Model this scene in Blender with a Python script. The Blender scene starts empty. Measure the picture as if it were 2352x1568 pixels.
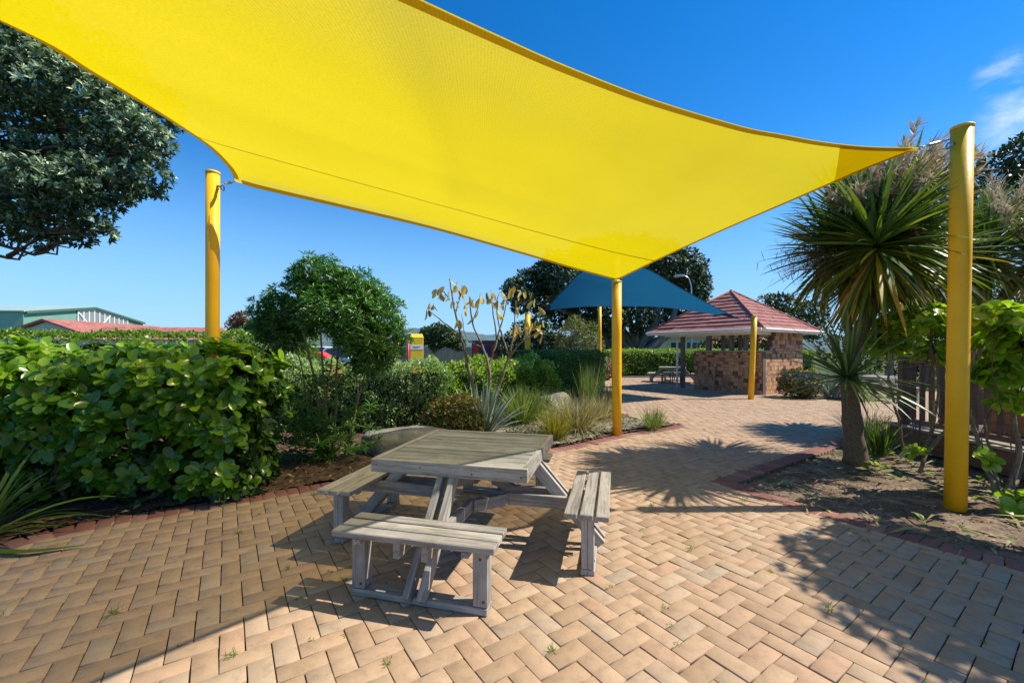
import bpy, math, random
import numpy as np
from mathutils import Vector, Matrix
R = math.radians
SC = bpy.context.scene
COL = SC.collection
rng = np.random.default_rng(11)
random.seed(11)

# ------------------------------------------------------------------ camera, sky, sun, exposure
F, CX, YH, H = 949.4, 1176.0, 804.8, 1.57      # survey of the photograph: focal length, principal column, horizon row, eye height
cam_d = bpy.data.cameras.new("camera")
cam = bpy.data.objects.new("camera", cam_d)
COL.objects.link(cam)
cam.location = (0, 0, H)
cam.rotation_euler = (R(90), 0, 0)
cam_d.sensor_fit = 'HORIZONTAL'
cam_d.sensor_width = 36
cam_d.lens = F / 2352 * 36
cam_d.shift_y = (YH - 784) / 2352
cam_d.clip_start = 0.05
cam_d.clip_end = 20000
SC.camera = cam

SUN_EL, SUN_AZ = R(50), R(89)                   # azimuth measured clockwise from +Y
to_sun = Vector((math.cos(SUN_EL) * math.sin(SUN_AZ), math.cos(SUN_EL) * math.cos(SUN_AZ), math.sin(SUN_EL)))
sun_d = bpy.data.lights.new("sun", 'SUN')
sun_d.energy = 4.7
sun_d.angle = R(0.53)
sun_d.color = (1.0, 0.93, 0.80)
sun = bpy.data.objects.new("sun", sun_d)
COL.objects.link(sun)
sun.rotation_euler = to_sun.to_track_quat('Z', 'Y').to_euler()

W = bpy.data.worlds.new("World")
SC.world = W
W.use_nodes = True
nt = W.node_tree
bg = nt.nodes["Background"]
sky = nt.nodes.new("ShaderNodeTexSky")
sky.sky_type = 'NISHITA'
sky.sun_disc = False
sky.sun_elevation = SUN_EL
sky.sun_rotation = SUN_AZ
sky.air_density = 1.0
sky.dust_density = 0.0
sky.ozone_density = 4.0
bg.inputs[1].default_value = 0.15
# thin wisps of cloud low in the right of the sky
tc = nt.nodes.new("ShaderNodeTexCoord")
def wn(t, **k):
    n = nt.nodes.new(t)
    for a, b in k.items():
        setattr(n, a, b)
    return n
mp = wn("ShaderNodeMapping")
mp.inputs['Scale'].default_value = (3.2, 3.2, 7.5)
mp.inputs['Rotation'].default_value = (0.35, -0.4, 0)
nz = wn("ShaderNodeTexNoise")
nz.inputs['Scale'].default_value = 1.6
nz.inputs['Detail'].default_value = 9
nz.inputs['Roughness'].default_value = 0.62
nz.inputs['Distortion'].default_value = 0.5
nt.links.new(tc.outputs['Generated'], mp.inputs[0])
nt.links.new(mp.outputs[0], nz.inputs['Vector'])
def dirmask(v, r0, r1):
    d = wn("ShaderNodeVectorMath", operation='DOT_PRODUCT')
    nt.links.new(tc.outputs['Generated'], d.inputs[0])
    d.inputs[1].default_value = Vector(v).normalized()
    m = wn("ShaderNodeMapRange", interpolation_type='SMOOTHSTEP')
    nt.links.new(d.outputs['Value'], m.inputs[0])
    m.inputs[1].default_value = math.cos(R(r0))
    m.inputs[2].default_value = math.cos(R(r1))
    return m.outputs[0]
m1 = dirmask((1.235, 1, 0.55), 3.6, 0.5)
m2 = dirmask((1.20, 1, 0.67), 2.4, 0.3)
ad = wn("ShaderNodeMath", operation='ADD')
nt.links.new(m1, ad.inputs[0])
mm = wn("ShaderNodeMath", operation='MULTIPLY')
nt.links.new(m2, mm.inputs[0]); mm.inputs[1].default_value = 0.75
nt.links.new(mm.outputs[0], ad.inputs[1])
cr = wn("ShaderNodeMapRange", interpolation_type='SMOOTHSTEP')
nt.links.new(nz.outputs['Fac'], cr.inputs[0])
cr.inputs[1].default_value = 0.42
cr.inputs[2].default_value = 0.78
cm = wn("ShaderNodeMath", operation='MULTIPLY')
nt.links.new(ad.outputs[0], cm.inputs[0]); nt.links.new(cr.outputs[0], cm.inputs[1])
cm2 = wn("ShaderNodeMath", operation='MULTIPLY', use_clamp=True)
nt.links.new(cm.outputs[0], cm2.inputs[0]); cm2.inputs[1].default_value = 0.95
sat = wn("ShaderNodeHueSaturation")
sat.inputs['Saturation'].default_value = 1.36
sat.inputs['Hue'].default_value = 0.504
sat.inputs['Value'].default_value = 0.84
nt.links.new(sky.outputs[0], sat.inputs['Color'])
# clear blue air all the way down: the milky band at the horizon is taken back to pale blue
sx = wn("ShaderNodeSeparateXYZ"); nt.links.new(tc.outputs['Generated'], sx.inputs[0])
hz = wn("ShaderNodeMapRange", interpolation_type='SMOOTHSTEP'); nt.links.new(sx.outputs[2], hz.inputs[0])
hz.inputs[1].default_value = -0.02; hz.inputs[2].default_value = 0.42; hz.inputs[3].default_value = 0.88; hz.inputs[4].default_value = 0.0
hmix = wn("ShaderNodeMixRGB"); nt.links.new(hz.outputs[0], hmix.inputs[0])
nt.links.new(sat.outputs[0], hmix.inputs[1]); hmix.inputs[2].default_value = (1.35, 2.75, 4.4, 1)
cmix = wn("ShaderNodeMixRGB")
nt.links.new(cm2.outputs[0], cmix.inputs[0])
nt.links.new(hmix.outputs[0], cmix.inputs[1])
cmix.inputs[2].default_value = (4.6, 5.0, 5.3, 1)
nt.links.new(cmix.outputs[0], bg.inputs[0])

SC.view_settings.view_transform = 'Standard'
SC.view_settings.look = 'None'
SC.view_settings.exposure = 0.62
SC.view_settings.gamma = 1.0
SC.view_settings.use_curve_mapping = False
SC.cycles.max_bounces = 8
SC.cycles.transparent_max_bounces = 16

# ------------------------------------------------------------------ helpers
def P(px, py, Z):
    """surveyed point: photo column, row and a depth in metres"""
    return Vector(((px - CX) / F * Z, Z, H + (YH - py) / F * Z))

def G(px, py, z=0.0):
    Z = (H - z) * F / (py - YH)
    return Vector(((px - CX) / F * Z, Z, z))

def link(o, parent=None):
    COL.objects.link(o)
    if parent is not None:
        o.parent = parent
    return o

def thing(name, label, cat, loc=(0, 0, 0), rz=0.0, group=None):
    o = bpy.data.objects.new(name, None)
    o.empty_display_size = 0.1
    link(o)
    o.location = loc
    o.rotation_euler = (0, 0, rz)
    o['label'] = label
    o['category'] = cat
    if group:
        o['group'] = group
    return o

def struct(o, kind='structure', label=None):
    o['kind'] = kind
    if label:
        o['label'] = label
    return o

def kids(o):
    return [c for c in bpy.data.objects if c.parent == o]

def dup(root, loc, rz, label, group=None):
    r = root.copy(); COL.objects.link(r)
    r.location = loc; r.rotation_euler = (0, 0, rz); r['label'] = label
    if group: r['group'] = group
    for ch in kids(root):
        c = ch.copy(); COL.objects.link(c); c.parent = r
        for g in kids(ch):
            d = g.copy(); COL.objects.link(d); d.parent = c
    return r

class MB:
    """mesh collector with per-vertex 'rnd' and board 'grain' coordinates"""
    def __init__(s):
        s.v, s.f, s.r, s.g = [], [], [], []
    def add(s, vs, fs, rnd=None, grain=None):
        o = len(s.v)
        rnd = random.random() if rnd is None else rnd
        s.v += [tuple(v) for v in vs]
        s.f += [tuple(i + o for i in f) for f in fs]
        s.r += [rnd] * len(vs)
        s.g += [tuple(g) for g in (grain if grain else vs)]
        return s
    def hexa(s, c, rnd=None, grain=None):
        return s.add(c, [(0, 3, 2, 1), (4, 5, 6, 7), (0, 1, 5, 4), (1, 2, 6, 5), (2, 3, 7, 6), (3, 0, 4, 7)], rnd, grain)
    def box(s, c, size, rz=0.0, rnd=None):
        x, y, z = size[0] / 2, size[1] / 2, size[2] / 2
        m = Matrix.Rotation(rz, 3, 'Z')
        c = Vector(c)
        return s.hexa([c + m @ Vector(p) for p in ((-x, -y, -z), (x, -y, -z), (x, y, -z), (-x, y, -z), (-x, -y, z), (x, -y, z), (x, y, z), (-x, y, z))], rnd)
    def board(s, p0, p1, w, t, up=(0, 0, 1), rnd=None):
        """w across the board (perpendicular to up), t along up"""
        p0, p1, up = Vector(p0), Vector(p1), Vector(up)
        d = (p1 - p0); L = d.length; d = d / L
        sd = d.cross(up).normalized(); n = sd.cross(d).normalized()
        off = Vector((random.uniform(0, 50), random.uniform(0, 50), random.uniform(0, 50)))
        cs, gs = [], []
        for nn in (-1, 1):
            for a, b in ((0, -1), (1, -1), (1, 1), (0, 1)):
                cs.append(p0 + d * (L * a) + sd * (b * w / 2) + n * (nn * t / 2))
                gs.append(off + Vector((L * a, b * w / 2, nn * t / 2)))
        return s.hexa(cs, rnd, gs)
    def tube(s, pts, rad, n=8, cap=True, rnd=None):
        pts = [Vector(p) for p in pts]
        if not hasattr(rad, '__len__'):
            rad = [rad] * len(pts)
        vs, fs, gs = [], [], []
        ref = None
        run = random.uniform(0, 20)
        for i, p in enumerate(pts):
            a = pts[max(i - 1, 0)]; b = pts[min(i + 1, len(pts) - 1)]
            d = (b - a).normalized()
            if ref is None:
                ref = Vector((1, 0, 0)) if abs(d.z) > 0.8 else Vector((0, 0, 1))
            u = (ref - d * ref.dot(d)).normalized(); w = d.cross(u)
            ref = u
            if i: run += (p - pts[i - 1]).length
            for k in range(n):
                t = 2 * math.pi * k / n
                vs.append(p + (u * math.cos(t) + w * math.sin(t)) * rad[i])
                gs.append((run, math.cos(t) * rad[i], math.sin(t) * rad[i]))
        for i in range(len(pts) - 1):
            for k in range(n):
                k2 = (k + 1) % n
                fs.append((i * n + k, i * n + k2, (i + 1) * n + k2, (i + 1) * n + k))
        if cap:
            fs.append(tuple(range(n - 1, -1, -1)))
            fs.append(tuple((len(pts) - 1) * n + k for k in range(n)))
        return s.add(vs, fs, rnd, gs)
    def grid(s, rows, rnd=None):
        n, m = len(rows), len(rows[0])
        return s.add([p for r in rows for p in r],
                     [(i * m + j, i * m + j + 1, (i + 1) * m + j + 1, (i + 1) * m + j) for i in range(n - 1) for j in range(m - 1)], rnd)
    def build(s, name, mat, parent=None, smooth=False, bevel=0.0, seg=1, auto=None):
        me = bpy.data.meshes.new(name)
        me.from_pydata(s.v, [], s.f)
        a = me.attributes.new('rnd', 'FLOAT', 'POINT'); a.data.foreach_set('value', np.array(s.r, dtype=np.float32))
        a = me.attributes.new('grain', 'FLOAT_VECTOR', 'POINT'); a.data.foreach_set('vector', np.array(s.g, dtype=np.float32).ravel())
        me.materials.append(mat)
        if smooth:
            me.polygons.foreach_set('use_smooth', [len(p.vertices) <= 4 or auto is None for p in me.polygons])
        me.update()
        o = bpy.data.objects.new(name, me)
        link(o, parent)
        if bevel:
            b = o.modifiers.new('bevel', 'BEVEL'); b.width = bevel; b.segments = seg; b.limit_method = 'ANGLE'; b.angle_limit = R(40)
        return o

def np_obj(name, V, Q, mat, parent, rnd, smooth=False, extra=None):
    V = np.ascontiguousarray(V.reshape(-1, 3), dtype=np.float32)
    Q = np.ascontiguousarray(Q, dtype=np.int32)
    me = bpy.data.meshes.new(name)
    nf, k = Q.shape
    me.vertices.add(len(V)); me.vertices.foreach_set('co', V.ravel())
    me.loops.add(nf * k); me.loops.foreach_set('vertex_index', Q.ravel())
    me.polygons.add(nf); me.polygons.foreach_set('loop_start', np.arange(nf, dtype=np.int32) * k)
    me.update(calc_edges=True)
    if smooth:
        me.polygons.foreach_set('use_smooth', np.ones(nf, dtype=bool))
    a = me.attributes.new('rnd', 'FLOAT', 'POINT'); a.data.foreach_set('value', np.ascontiguousarray(rnd, dtype=np.float32))
    for nme, arr in (extra or {}).items():
        a = me.attributes.new(nme, 'FLOAT_VECTOR', 'POINT'); a.data.foreach_set('vector', np.ascontiguousarray(arr, dtype=np.float32).ravel())
    me.materials.append(mat)
    o = bpy.data.objects.new(name, me)
    return link(o, parent)

def nrm(a):
    return a / np.maximum(np.linalg.norm(a, axis=-1, keepdims=True), 1e-9)

def rdir(n):
    return nrm(rng.normal(size=(n, 3)))

# leaf outlines: (along, across, lift) and quads
KITE = (np.array([(0, 0, 0), (.45, .5, .07), (1, 0, -.05), (.45, -.5, .07)]), np.array([(0, 1, 2, 3)]))
SPEAR = (np.array([(0, 0, 0), (.5, .5, .1), (1, 0, -.1), (.5, 0, 0), (.5, -.5, .1)]), np.array([(0, 3, 2, 1), (0, 4, 2, 3)]))
def _oval():
    T, Qs = [], []
    us = [0, .10, .34, .64, .88, 1]; hw = [.05, .25, .45, .50, .37, .09]
    for u, h in zip(us, hw):
        for c in (-1, 0, 1):
            T.append((u, c * h, (.10 * abs(c) * (h / .5)) - .16 * u * u))
    for i in range(5):
        for j in range(2):
            Qs.append((i * 3 + j, i * 3 + j + 1, i * 3 + j + 4, i * 3 + j + 3))
    return np.array(T), np.array(Qs)
OVAL = _oval()

def leaves(name, mat, parent, base, D, N, L, Wd, tmpl=KITE, rnd=None, smooth=False):
    T, Q = tmpl
    n, m = len(base), len(T)
    L = np.broadcast_to(L, (n,)); Wd = np.broadcast_to(Wd, (n,))
    D = nrm(D); S = nrm(np.cross(D, N)); N = np.cross(S, D)
    V = (base[:, None] + D[:, None] * (T[None, :, 0:1] * L[:, None, None]) + S[:, None] * (T[None, :, 1:2] * Wd[:, None, None])
         + N[:, None] * (T[None, :, 2:3] * L[:, None, None]))
    QQ = (np.arange(n)[:, None, None] * m + Q[None]).reshape(-1, Q.shape[1])
    rnd = rng.random(n) if rnd is None else rnd
    return np_obj(name, V, QQ, mat, parent, np.repeat(rnd, m), smooth)

def strap_arrays(base, D, L, Wd, droop, seg=5, tip=.06, mid=.35, up=None):
    """blades: strips that bend towards the ground"""
    n = len(base)
    L = np.broadcast_to(L, (n,)); Wd = np.broadcast_to(Wd, (n,)); droop = np.broadcast_to(droop, (n,))
    D = nrm(D)
    side = np.cross(D, np.array([0, 0, 1.0]))
    bad = np.linalg.norm(side, axis=1) < .05
    side[bad] = np.array([1, 0, 0])
    side = nrm(side + rng.normal(size=(n, 3)) * .25)
    p = base.copy(); d = D.copy()
    V = np.zeros((n, seg + 1, 2, 3))
    for i in range(seg + 1):
        u = i / seg
        w = np.interp(u, [0, mid, .75, 1], [.55, 1, .7, tip])
        sd = nrm(side - d * np.sum(side * d, axis=1, keepdims=True))
        V[:, i, 0] = p + sd * (Wd * w / 2)[:, None]
        V[:, i, 1] = p - sd * (Wd * w / 2)[:, None]
        d = nrm(d + np.array([0, 0, -1.0]) * (droop * (.3 + u) / seg)[:, None])
        p = p + d * (L / seg)[:, None]
    q = []
    for i in range(seg):
        q.append((i * 2, i * 2 + 1, i * 2 + 3, i * 2 + 2))
    Q = (np.arange(n)[:, None, None] * (2 * (seg + 1)) + np.array(q)[None]).reshape(-1, 4)
    return V, Q

def straps(name, mat, parent, base, D, L, Wd, droop, seg=5, rnd=None, tip=.06, mid=.35):
    V, Q = strap_arrays(base, D, L, Wd, droop, seg, tip, mid)
    rnd = rng.random(len(base)) if rnd is None else rnd
    return np_obj(name, V, Q, mat, parent, np.repeat(rnd, 2 * (seg + 1)), True)

# ------------------------------------------------------------------ materials
def new_mat(name):
    m = bpy.data.materials.new(name); m.use_nodes = True
    t = m.node_tree
    return m, t, t.nodes["Principled BSDF"]

def N_(t, typ, **k):
    n = t.nodes.new(typ)
    for a, b in k.items():
        setattr(n, a, b)
    return n

def ramp(t, fac, stops):
    n = t.nodes.new("ShaderNodeValToRGB")
    e = n.color_ramp.elements
    while len(e) < len(stops):
        e.new(0.5)
    for el, (p, c) in zip(e, stops):
        el.position = p; el.color = (*c, 1)
    t.links.new(fac, n.inputs[0])
    return n.outputs[0]

def noise(t, scale, detail=4, rough=.55, coord=None, dist=0.0):
    n = t.nodes.new("ShaderNodeTexNoise")
    n.inputs['Scale'].default_value = scale
    n.inputs['Detail'].default_value = detail
    n.inputs['Roughness'].default_value = rough
    n.inputs['Distortion'].default_value = dist
    if coord is None:
        coord = t.nodes.new("ShaderNodeTexCoord").outputs['Object']
    t.links.new(coord, n.inputs['Vector'])
    return n.outputs['Fac']

def mixc(t, fac, a, b, mode='MIX'):
    n = t.nodes.new("ShaderNodeMixRGB"); n.blend_type = mode
    for i, x in ((0, fac), (1, a), (2, b)):
        if hasattr(x, 'links'):
            t.links.new(x, n.inputs[i])
        elif i == 0:
            n.inputs[0].default_value = x
        else:
            n.inputs[i].default_value = (*x, 1)
    return n.outputs[0]

def attr(t, name, out='Fac'):
    n = t.nodes.new("ShaderNodeAttribute"); n.attribute_name = name
    return n.outputs[out]

def bump(t, b, h, strength=.3, dist=.01):
    n = t.nodes.new("ShaderNodeBump")
    n.inputs['Strength'].default_value = strength; n.inputs['Distance'].default_value = dist
    t.links.new(h, n.inputs['Height']); t.links.new(n.outputs[0], b.inputs['Normal'])

def mat_plain(name, c, rough=.6, var=.12, scale=6, metal=0.0, bmp=0.0, spec=.4):
    m, t, b = new_mat(name)
    f = noise(t, scale, 5)
    lo = tuple(x * (1 - var * 2) for x in c); hi = tuple(min(1, x * (1 + var * 2)) for x in c)
    t.links.new(ramp(t, f, [(.25, lo), (.75, hi)]), b.inputs['Base Color'])
    b.inputs['Roughness'].default_value = rough; b.inputs['Metallic'].default_value = metal
    b.inputs['Specular IOR Level'].default_value = spec
    if bmp: bump(t, b, noise(t, scale * 6, 6), bmp, .01)
    return m

def mat_leaf(name, stops, rough=.42, trans=.3, tcol=(1.25, 1.35, .5), spec=.45):
    m, t, b = new_mat(name)
    f = attr(t, 'rnd')
    c = ramp(t, f, stops)
    nz_ = noise(t, 9, 3)
    c = mixc(t, .5, c, ramp(t, nz_, [(.3, (.62, .62, .62)), (.7, (1, 1, 1))]), 'MULTIPLY')
    t.links.new(c, b.inputs['Base Color'])
    b.inputs['Roughness'].default_value = rough
    b.inputs['Specular IOR Level'].default_value = spec
    tr = N_(t, "ShaderNodeBsdfTranslucent")
    t.links.new(mixc(t, 1.0, c, tcol, 'MULTIPLY'), tr.inputs[0])
    mx = N_(t, "ShaderNodeMixShader"); mx.inputs[0].default_value = trans
    t.links.new(b.outputs[0], mx.inputs[1]); t.links.new(tr.outputs[0], mx.inputs[2])
    t.links.new(mx.outputs[0], t.nodes["Material Output"].inputs[0])
    return m

def mat_bark(name, c, scale=14, bmp=.6, stretch=(1, 4, 4)):
    m, t, b = new_mat(name)
    mp_ = N_(t, "ShaderNodeMapping"); mp_.inputs['Scale'].default_value = stretch
    t.links.new(attr(t, 'grain', 'Vector'), mp_.inputs[0])
    f = noise(t, scale, 6, .65, mp_.outputs[0])
    t.links.new(ramp(t, f, [(.3, tuple(x * .45 for x in c)), (.55, c), (.75, tuple(min(1, x * 1.5) for x in c))]), b.inputs['Base Color'])
    b.inputs['Roughness'].default_value = .9; b.inputs['Specular IOR Level'].default_value = .2
    bump(t, b, f, bmp, .02)
    return m

def mat_wood(name, pale, dark, stain, stain_amt=.5, rough=.85):
    m, t, b = new_mat(name)
    gv = attr(t, 'grain', 'Vector')
    m1_ = N_(t, "ShaderNodeMapping"); m1_.inputs['Scale'].default_value = (1.6, 34, 34); t.links.new(gv, m1_.inputs[0])
    m2_ = N_(t, "ShaderNodeMapping"); m2_.inputs['Scale'].default_value = (5, 110, 110); t.links.new(gv, m2_.inputs[0])
    g1 = noise(t, 1.0, 6, .6, m1_.outputs[0], .4)
    g2 = noise(t, 1.0, 3, .6, m2_.outputs[0])
    c = ramp(t, g1, [(.28, dark), (.5, pale), (.75, tuple(min(1, x * 1.12) for x in pale))])
    c = mixc(t, .7, c, ramp(t, g2, [(.3, (.30, .29, .28)), (.47, (.9, .9, .9)), (.6, (1, 1, 1))]), 'MULTIPLY')
    blot = noise(t, 3.2, 6, .7, gv, .6)
    c = mixc(t, ramp(t, blot, [(.42, (0, 0, 0)), (.68, (stain_amt,) * 3)]), c, stain)
    r_ = attr(t, 'rnd')
    c = mixc(t, 1.0, c, ramp(t, r_, [(0, (.8, .8, .8)), (1, (1.12, 1.1, 1.06))]), 'MULTIPLY')
    t.links.new(c, b.inputs['Base Color'])
    b.inputs['Roughness'].default_value = rough; b.inputs['Specular IOR Level'].default_value = .25
    bump(t, b, g2, .45, .004)
    return m

M = {}
def post_paint():
    m, t, b = new_mat('yellow_paint')
    gc = N_(t, "ShaderNodeNewGeometry").outputs['Position']
    c = ramp(t, noise(t, 2.2, 5, .6, gc), [(.3, (.84, .42, .008)), (.7, (.94, .50, .010))])
    scuff = noise(t, 17, 8, .75, gc, 1.2)
    c = mixc(t, ramp(t, scuff, [(.60, (0, 0, 0)), (.72, (.55,) * 3)]), c, (.52, .30, .06))
    t.links.new(c, b.inputs['Base Color']); b.inputs['Specular IOR Level'].default_value = .35
    t.links.new(ramp(t, scuff, [(.4, (.36,) * 3), (.75, (.7,) * 3)]), b.inputs['Roughness'])
    bump(t, b, noise(t, 40, 4, .6, gc), .06, .01)
    return m
M['post'] = post_paint()
M['post_cap'] = mat_plain('yellow_cap_paint', (.82, .48, .03), .5, .06, 9)
M['steel'] = mat_plain('galvanised_steel', (.42, .43, .44), .35, .15, 30, metal=.9)
M['wood'] = mat_wood('weathered_timber', (.40, .365, .325), (.165, .145, .125), (.15, .13, .095), .42)
M['wood_top'] = mat_wood('weathered_tabletop', (.35, .335, .305), (.10, .092, .08), (.14, .13, .10), .55)
M['deckwood'] = mat_wood('stained_timber', (.17, .095, .065), (.085, .05, .035), (.22, .14, .10), .35, .6)
M['planter'] = mat_wood('orange_timber', (.50, .24, .10), (.33, .15, .06), (.25, .12, .06), .4, .7)
M['deckfloor'] = mat_wood('deck_boards', (.36, .31, .25), (.2, .17, .13), (.2, .18, .13), .4)
M['white'] = mat_plain('white_paint', (.76, .76, .73), .5, .04, 5)
M['greypost'] = mat_plain('grey_brown_paint', (.13, .115, .105), .6, .1, 6)
M['dark'] = mat_plain('dark_rubber', (.02, .02, .022), .6, .1, 8)
# ------------------------------------------------------------------ ground, paving, beds
def catmull(pts, step):
    pts = [np.array(p, float) for p in pts]
    ext = [2 * pts[0] - pts[1]] + pts + [2 * pts[-1] - pts[-2]]
    out = []
    for i in range(len(pts) - 1):
        p0, p1, p2, p3 = ext[i:i + 4]
        for t in np.linspace(0, 1, 24, endpoint=False):
            out.append(.5 * (2 * p1 + (p2 - p0) * t + (2 * p0 - 5 * p1 + 4 * p2 - p3) * t * t + (3 * p1 - p0 - 3 * p2 + p3) * t ** 3))
    out.append(pts[-1])
    out = np.array(out)
    s = np.r_[0, np.cumsum(np.linalg.norm(np.diff(out, axis=0), axis=1))]
    n = max(2, int(round(s[-1] / step)) + 1)
    q = np.linspace(0, s[-1], n)
    return np.stack([np.interp(q, s, out[:, k]) for k in range(out.shape[1])], 1)

def inside(poly, x, y):
    poly = np.asarray(poly)
    r = np.zeros(x.shape, bool)
    j = len(poly) - 1
    for i in range(len(poly)):
        xi, yi = poly[i]; xj, yj = poly[j]
        c = ((yi > y) != (yj > y)) & (x < (xj - xi) * (y - yi) / (yj - yi + 1e-12) + xi)
        r ^= c
        j = i
    return r

path_left = catmull([(-4.5, .9), (-4.32, 2.2), (-3.985, 3.217), (-3.80, 3.54), (-3.427, 3.838), (-3.043, 4.085), (-2.558, 4.408), (-2.125, 4.70),
                     (-1.2, 5.28), (-.3, 5.82), (.637, 6.37), (1.232, 6.78), (2.03, 7.465), (2.75, 7.92), (3.235, 8.23), (3.62, 8.6)], .117)
path_back = catmull([(3.62, 8.6), (3.45, 8.95), (3.0, 9.3), (2.8, 9.9), (2.75, 11.6), (3.05, 13.4), (3.5, 15.5), (4.0, 18.2), (4.6, 22.5)], .25)
path_right = catmull([(2.38, 4.987), (2.744, 4.203), (3.158, 3.597), (3.428, 3.173), (3.70, 2.86), (4.2, 2.4), (4.8, 1.75), (5.6, .9)], .117)
path_corner = catmull([(2.38, 4.987), (3.562, 5.815), (5.763, 7.3), (6.45, 7.75)], .117)

def offset(path, d):
    t = np.gradient(path, axis=0); t /= np.linalg.norm(t, axis=1, keepdims=True)
    return path + np.stack([-t[:, 1], t[:, 0]], 1) * d

bed_left = np.vstack([path_left, path_back, [(4.6, 27), (-40, 27), (-40, .9)]])
bed_right = np.vstack([path_right[::-1], path_corner, [(6.5, 8.0), (9.0, 8.0), (9.0, .9)]])

def leafy_noise(x, y, s=1.0):
    return (np.sin(x * 3.1 * s + 1.3) * np.sin(y * 2.7 * s + .4) + .6 * np.sin(x * 7.3 * s + y * 5.1 * s) + .4 * np.sin(x * 15.1 * s - y * 13.7 * s)) / 2

def bed(name, poly, bounds, cell, base, amp, mat):
    x0, x1, y0, y1 = bounds
    nx, ny = int((x1 - x0) / cell) + 1, int((y1 - y0) / cell) + 1
    X, Y = np.meshgrid(np.linspace(x0, x1, nx), np.linspace(y0, y1, ny), indexing='ij')
    ins = inside(poly, X, Y)
    Z = base + amp * leafy_noise(X, Y) + rng.normal(size=X.shape) * amp * .25
    V = np.stack([X, Y, Z], -1).reshape(-1, 3)
    idx = np.arange(nx * ny).reshape(nx, ny)
    keep = ins[:-1, :-1] & ins[1:, :-1] & ins[:-1, 1:] & ins[1:, 1:]
    Q = np.stack([idx[:-1, :-1], idx[1:, :-1], idx[1:, 1:], idx[:-1, 1:]], -1)[keep]
    return np_obj(name, V, Q, mat, None, rng.random(len(V)), True)

def under_paving(mat):
    X, Y = np.meshgrid(np.arange(-5.3, 16.1, .08), np.arange(-1.6, 26.1, .08), indexing='ij')
    bl_ = np.vstack([offset(path_left, .12), path_back, [(4.6, 27), (-40, 27), (-40, .9)]])
    br_ = np.vstack([offset(path_right, .12)[::-1], offset(path_corner, -.12), [(6.5, 8.0), (9.0, 8.0), (9.0, .9)]])
    out = inside(bl_, X, Y) | inside(br_, X, Y)
    idx = np.arange(X.size).reshape(X.shape)
    keep = ~(out[:-1, :-1] & out[1:, :-1] & out[:-1, 1:] & out[1:, 1:])
    Q = np.stack([idx[:-1, :-1], idx[1:, :-1], idx[1:, 1:], idx[:-1, 1:]], -1)[keep]
    V = np.stack([X, Y, X * 0 - .012], -1).reshape(-1, 3)
    return struct(np_obj('paving_bed', V, Q, mat, None, np.zeros(len(V))))
# materials of the ground
def ground_mat(name, stops, s1, s2, bmp, rough=.95):
    m, t, b = new_mat(name)
    a = noise(t, s1, 8, .7); c = noise(t, s2, 5, .75)
    col = ramp(t, a, stops)
    col = mixc(t, .85, col, ramp(t, c, [(.32, (.30, .30, .30)), (.5, (.85, .85, .85)), (.72, (1.35, 1.3, 1.25))]), 'MULTIPLY')
    t.links.new(col, b.inputs['Base Color'])
    b.inputs['Roughness'].default_value = rough; b.inputs['Specular IOR Level'].default_value = .15
    bump(t, b, c, bmp * .5, .008)
    return m
M['mulch'] = ground_mat('bark_mulch', [(.3, (.07, .042, .028)), (.55, (.14, .085, .055)), (.75, (.22, .145, .095))], 5, 55, .9)
M['pebbly'] = ground_mat('pebbly_soil', [(.3, (.15, .115, .08)), (.55, (.30, .25, .19)), (.75, (.42, .37, .30))], 4, 60, .9)
M['sandy'] = ground_mat('sandy_soil', [(.3, (.11, .074, .05)), (.5, (.20, .142, .098)), (.7, (.36, .28, .205))], 3.5, 50, .9)
M['grassy'] = ground_mat('rough_grass', [(.3, (.06, .09, .02)), (.6, (.11, .14, .035)), (.8, (.19, .18, .07))], .8, 20, .4)

gnd = MB()
gnd.grid([[(x, y, -.035) for y in (-40, 10, 60, 300, 6000)] for x in (-6000, -300, -60, 0, 60, 300, 6000)])
struct(gnd.build('ground', M['grassy']))

m, t, b = new_mat('joint_sand')
f = noise(t, 2.3, 6, .7)
t.links.new(ramp(t, f, [(.35, (.022, .018, .014)), (.55, (.045, .036, .024)), (.60, (.035, .055, .012)), (.75, (.04, .075, .010))]), b.inputs['Base Color'])
b.inputs['Roughness'].default_value = 1.0
bump(t, b, noise(t, 120, 4), .6, .01)
M['joint'] = m
pav_poly = [(-5.2, -1.6), (16, -1.6), (16, 24), (-1, 24), (-5.2, 6)]

under_paving(M['joint'])
# brick paving, 90 degree herringbone
m, t, b = new_mat('clay_paver')
rr = attr(t, 'rnd')
c = ramp(t, rr, [(0, (.345, .232, .146)), (.25, (.398, .272, .174)), (.5, (.42, .288, .186)), (.72, (.405, .26, .167)), (.88, (.425, .31, .21)), (.97, (.375, .275, .188)), (1, (.35, .283, .207))])
gc = N_(t, "ShaderNodeNewGeometry").outputs['Position']
mott = noise(t, 13, 5, .65, gc)
c = mixc(t, .6, c, ramp(t, mott, [(.3, (.66, .64, .63)), (.5, (1, 1, 1)), (.72, (1.2, 1.15, 1.08))]), 'MULTIPLY')
blot = noise(t, 4.5, 7, .75, gc, 1.0)
c = mixc(t, ramp(t, blot, [(.60, (0, 0, 0)), (.72, (.45,) * 3)]), c, (.15, .115, .075))
spk = noise(t, 300, 2, .5, gc)
c = mixc(t, .4, c, ramp(t, spk, [(.3, (.55, .55, .55)), (.5, (1, 1, 1)), (.7, (1.18, 1.18, 1.18))]), 'MULTIPLY')
big = noise(t, .9, 5, .65, gc, .5)
c = mixc(t, ramp(t, big, [(.5, (0, 0, 0)), (.75, (.5,) * 3)]), c, (.27, .185, .105))
t.links.new(c, b.inputs['Base Color'])
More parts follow.
